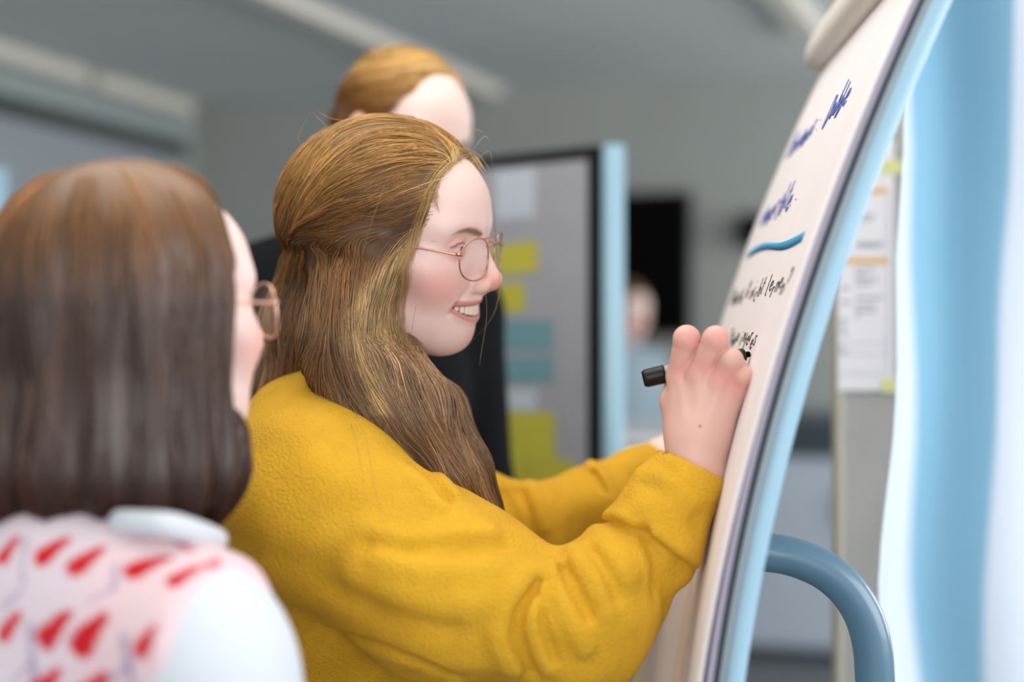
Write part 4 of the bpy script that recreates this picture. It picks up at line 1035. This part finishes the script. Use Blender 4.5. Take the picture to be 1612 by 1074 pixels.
def vest_col(V):
    c = np.repeat(vest_c[None], len(V), 0); q = f2.q(V.astype(np.float32)); p = V.astype(np.float32)
    t = np.clip((np.abs(q[:, 1]) - .10) / .03, 0, 1)[:, None] * .8; c = c * (1 - t) + pink_c * t
    for a, b, r in pur3: t = (np.clip((r - line_dist(p, [a, b])) / .0015, 0, 1) * .8)[:, None]; c = c * (1 - t) + pur_c * t
    for a, b, r in red3: t = np.clip((1.35 * r - cone(p, a, b, 0, -.0 + r * .55) - r * .0 ) / .0015, 0, 1)[:, None] if False else np.clip(-cone(p, a, b, r * 1.5, r * .7) / .0012, 0, 1)[:, None]; c = c * (1 - t) + red_c * t
    return c
f2.cloth('knitted_vest', vest, mat('knit', vest_c, .9, attr=True, bump=[('wave', 300, .3, .001)], sheen=.15), W2, .0036, (.85, 1.5), col=vest_col)
f2.cloth('trousers', lambda q: smax(smin(f2.torso(q, .003), f2.legs(q, .008), .03), q[:, 2] - .95, .01), denim, W2, .010, (.04, 1.1)); f2.shoes(W2, M['black'])
# collar of the blouse standing over the vest
co = [P(188, 806, 1.02), P(250, 812, 1.005), P(318, 832, 1.03), P(328, 868, 1.05), P(270, 850, 1.01), P(200, 832, 1.0)]
tube_obj('collar', catmull([P(188, 822, 1.03), P(220, 824, 1.015), P(270, 828, 1.01), P(318, 842, 1.04), P(340, 850, 1.09)], 20), [.0095] * 20, wht_m, W2, 10)
def hair2(p):
    q = (((p - HO2) @ HR2) / s2_).astype(np.float32)
    d = ell(q, (-.012, 0, .030), (.116, .096, .100))
    d = smin(d, ell(p, P(178, 585, 1.14), (.103, .105, .10)), .04)
    d = smin(d, ell(p, P(205, 742, 1.13), (.088, .10, .062)), .05)
    d = smin(d, ell(p, P(55, 735, 1.13), (.085, .09, .066)), .05)
    fx = hairline(q) * .55 + .012
    fx = np.where(q[:, 2] < -.07, fx + (-.07 - q[:, 2]) * .45, fx)
    d = smax(d, q[:, 0] - fx, .016)
    d = d + .0035 * np.sin(np.arctan2(p[:, 1] - HO2[1], p[:, 0] - HO2[0]) * 17) * np.clip((HO2[2] + .06 - p[:, 2]) / .1, 0, 1)
    return d.astype(np.float32)
V, F = mesh_sdf(hair2, HO2 - (.22, .2, .24), HO2 + (.2, .2, .17), .004)
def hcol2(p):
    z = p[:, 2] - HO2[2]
    top = np.array(lin(154, 104, 56)); mid = np.array(lin(92, 70, 60)); low = np.array(lin(60, 31, 20))  # top colour carries the light falling from above, ends are darker brown
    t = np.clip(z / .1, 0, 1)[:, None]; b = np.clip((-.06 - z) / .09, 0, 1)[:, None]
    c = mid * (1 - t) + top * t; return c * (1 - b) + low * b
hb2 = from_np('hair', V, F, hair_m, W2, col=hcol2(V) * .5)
cr = HO2 + HR2 @ np.array((-.01, 0, .135))
gl2 = []
for a in np.linspace(0, 2 * np.pi, 18, endpoint=False):
    dv = HR2 @ np.array((math.cos(a), math.sin(a), 0)); dv[2] = 0; dv /= np.linalg.norm(dv)
    gl2.append([cr + dv * .01, cr + dv * .07 - (0, 0, .03), cr + dv * .105 - (0, 0, .11), cr + dv * .108 - (0, 0, .2), cr + dv * .10 - (0, 0, .27), cr + dv * .07 - (0, 0, .31)])
GP2, GT2 = guides_from(gl2, 10)
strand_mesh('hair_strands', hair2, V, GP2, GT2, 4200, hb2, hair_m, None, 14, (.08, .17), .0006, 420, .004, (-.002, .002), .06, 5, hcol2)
glasses(HR2 * s2_, HO2, 'pinkish metal eyeglasses on the woman with the brown bob', mat('pink_gold_metal', lin(232, 190, 172), .3, metal=.8), .026, .024)

# ------------------------------------------------------------------ blond person in dark clothes standing behind
HO3 = P(634, 216, 2.06); HR3 = rot(-42, 16, -4); s3_ = 1.0
W3 = empty('person', (HO3[0], HO3[1] + .05, 0), 'person with blond parted hair in a dark blazer standing behind the writing woman', 'person')
f3 = Fig(HO3[0] - .098, HO3[1] + .07, -58, HO3[2] / 1.56)
body_of(f3, W3, HR3, HO3, .003, smile=False, hscale=s3_)
dark = mat('dark_blazer', lin(9, 13, 18), .95, spec=.2, bump=[('noise', 300, .2, .001)])
f3.cloth('blazer', lambda q: smin(smax(f3.torso(q, .022), .78 - q[:, 2], .01), np.minimum(f3.arm(q, 1, .026), f3.arm(q, -1, .026)), .03), dark, W3, .008, (.7, 1.5))
f3.cloth('trousers', lambda q: smax(smin(f3.torso(q, .003), f3.legs(q, .01), .03), q[:, 2] - .95, .01), mat('black_trousers', lin(30, 30, 34), .9), W3, .010, (.04, 1.1)); f3.shoes(W3, M['black'])
def hair3(p):
    q = (((p - HO3) @ HR3) / s3_).astype(np.float32)
    d = ell(q, (-.014, 0, .034), (.110, .084, .094))
    hx = np.interp(q[:, 2], [-.2, -.06, -.02, .03, .06, .085, .11], [-.06, -.03, .0, .045, .062, .058, .06])
    d = smax(d, q[:, 0] - hx, .012)
    d = smax(d, -.06 - q[:, 2] - .25 * (q[:, 0] + .05), .02)
    d = d + .006 * np.exp(-((q[:, 1] - .022) / .006) ** 2) * np.clip((q[:, 2] - .07) / .03, 0, 1) * np.clip((q[:, 0] + .03) / .03, 0, 1)
    return smin(d, ell(q, (-.115, 0, .0), (.03, .035, .035)), .015).astype(np.float32)
V, F = mesh_sdf(hair3, HO3 - .17, HO3 + .17, .0035)
def hcol3(p):
    z = ((p - HO3) @ HR3)[:, 2]; a = np.array(lin(150, 98, 40)); b = np.array(lin(226, 178, 104)); t = np.clip((z - .03) / .08, 0, 1)[:, None]
    return a * (1 - t) + b * t
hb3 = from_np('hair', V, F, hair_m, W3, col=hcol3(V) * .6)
t3 = lambda v: np.asarray(v) @ HR3.T + HO3
gl3 = []
for sd in (-1, 1):
    for z0 in (.11, .08, .05):
        gl3.append([t3((.05, sd * .03 + .01, z0 + .01)), t3((.02, sd * .08, z0 - .01)), t3((-.05, sd * .08, z0 - .03)), t3((-.115, sd * .02, .0))])
GP3, GT3 = guides_from(gl3, 10)
strand_mesh('hair_strands', hair3, V, GP3, GT3, 1800, hb3, hair_m, None, 12, (.06, .12), .0006, 260, .004, (-.001, .002), .06, 9, hcol3)

# ------------------------------------------------------------------ distant person by the television
HO4 = P(988, 490, 6.0); HR4 = rot(-60, 8, 0)
W4 = empty('person', (HO4[0], HO4[1] + .05, 0), 'distant blurred person with brown hair in a grey-blue top before the television', 'person')
f4 = Fig(HO4[0] - .02, HO4[1] + .05, -60, HO4[2] / 1.57)
body_of(f4, W4, HR4, HO4, .005, smile=False)
gb = mat('grey_blue_top', lin(150, 168, 180), .9)
f4.cloth('top', lambda q: smin(smax(f4.torso(q, .018), .84 - q[:, 2], .01), np.minimum(f4.arm(q, 1, .02), f4.arm(q, -1, .02)), .03), gb, W4, .012, (.7, 1.5), newton=0)
f4.cloth('trousers', lambda q: smax(smin(f4.torso(q, .003), f4.legs(q, .01), .03), q[:, 2] - .95, .01), denim, W4, .014, (.04, 1.1), newton=0); f4.shoes(W4, M['black'])
def hair4(p):
    q = ((p - HO4) @ HR4).astype(np.float32)
    d = ell(q, (-.014, 0, .034), (.112, .086, .096)); d = smax(d, q[:, 0] - hairline(q), .012)
    return smax(d, -.07 - q[:, 2], .01).astype(np.float32)
V, F = mesh_sdf(hair4, HO4 - .17, HO4 + .17, .006, 0)
from_np('hair', V, F, hair_m, W4, col=np.repeat(np.array([lin(112, 76, 48)]), len(V), 0))
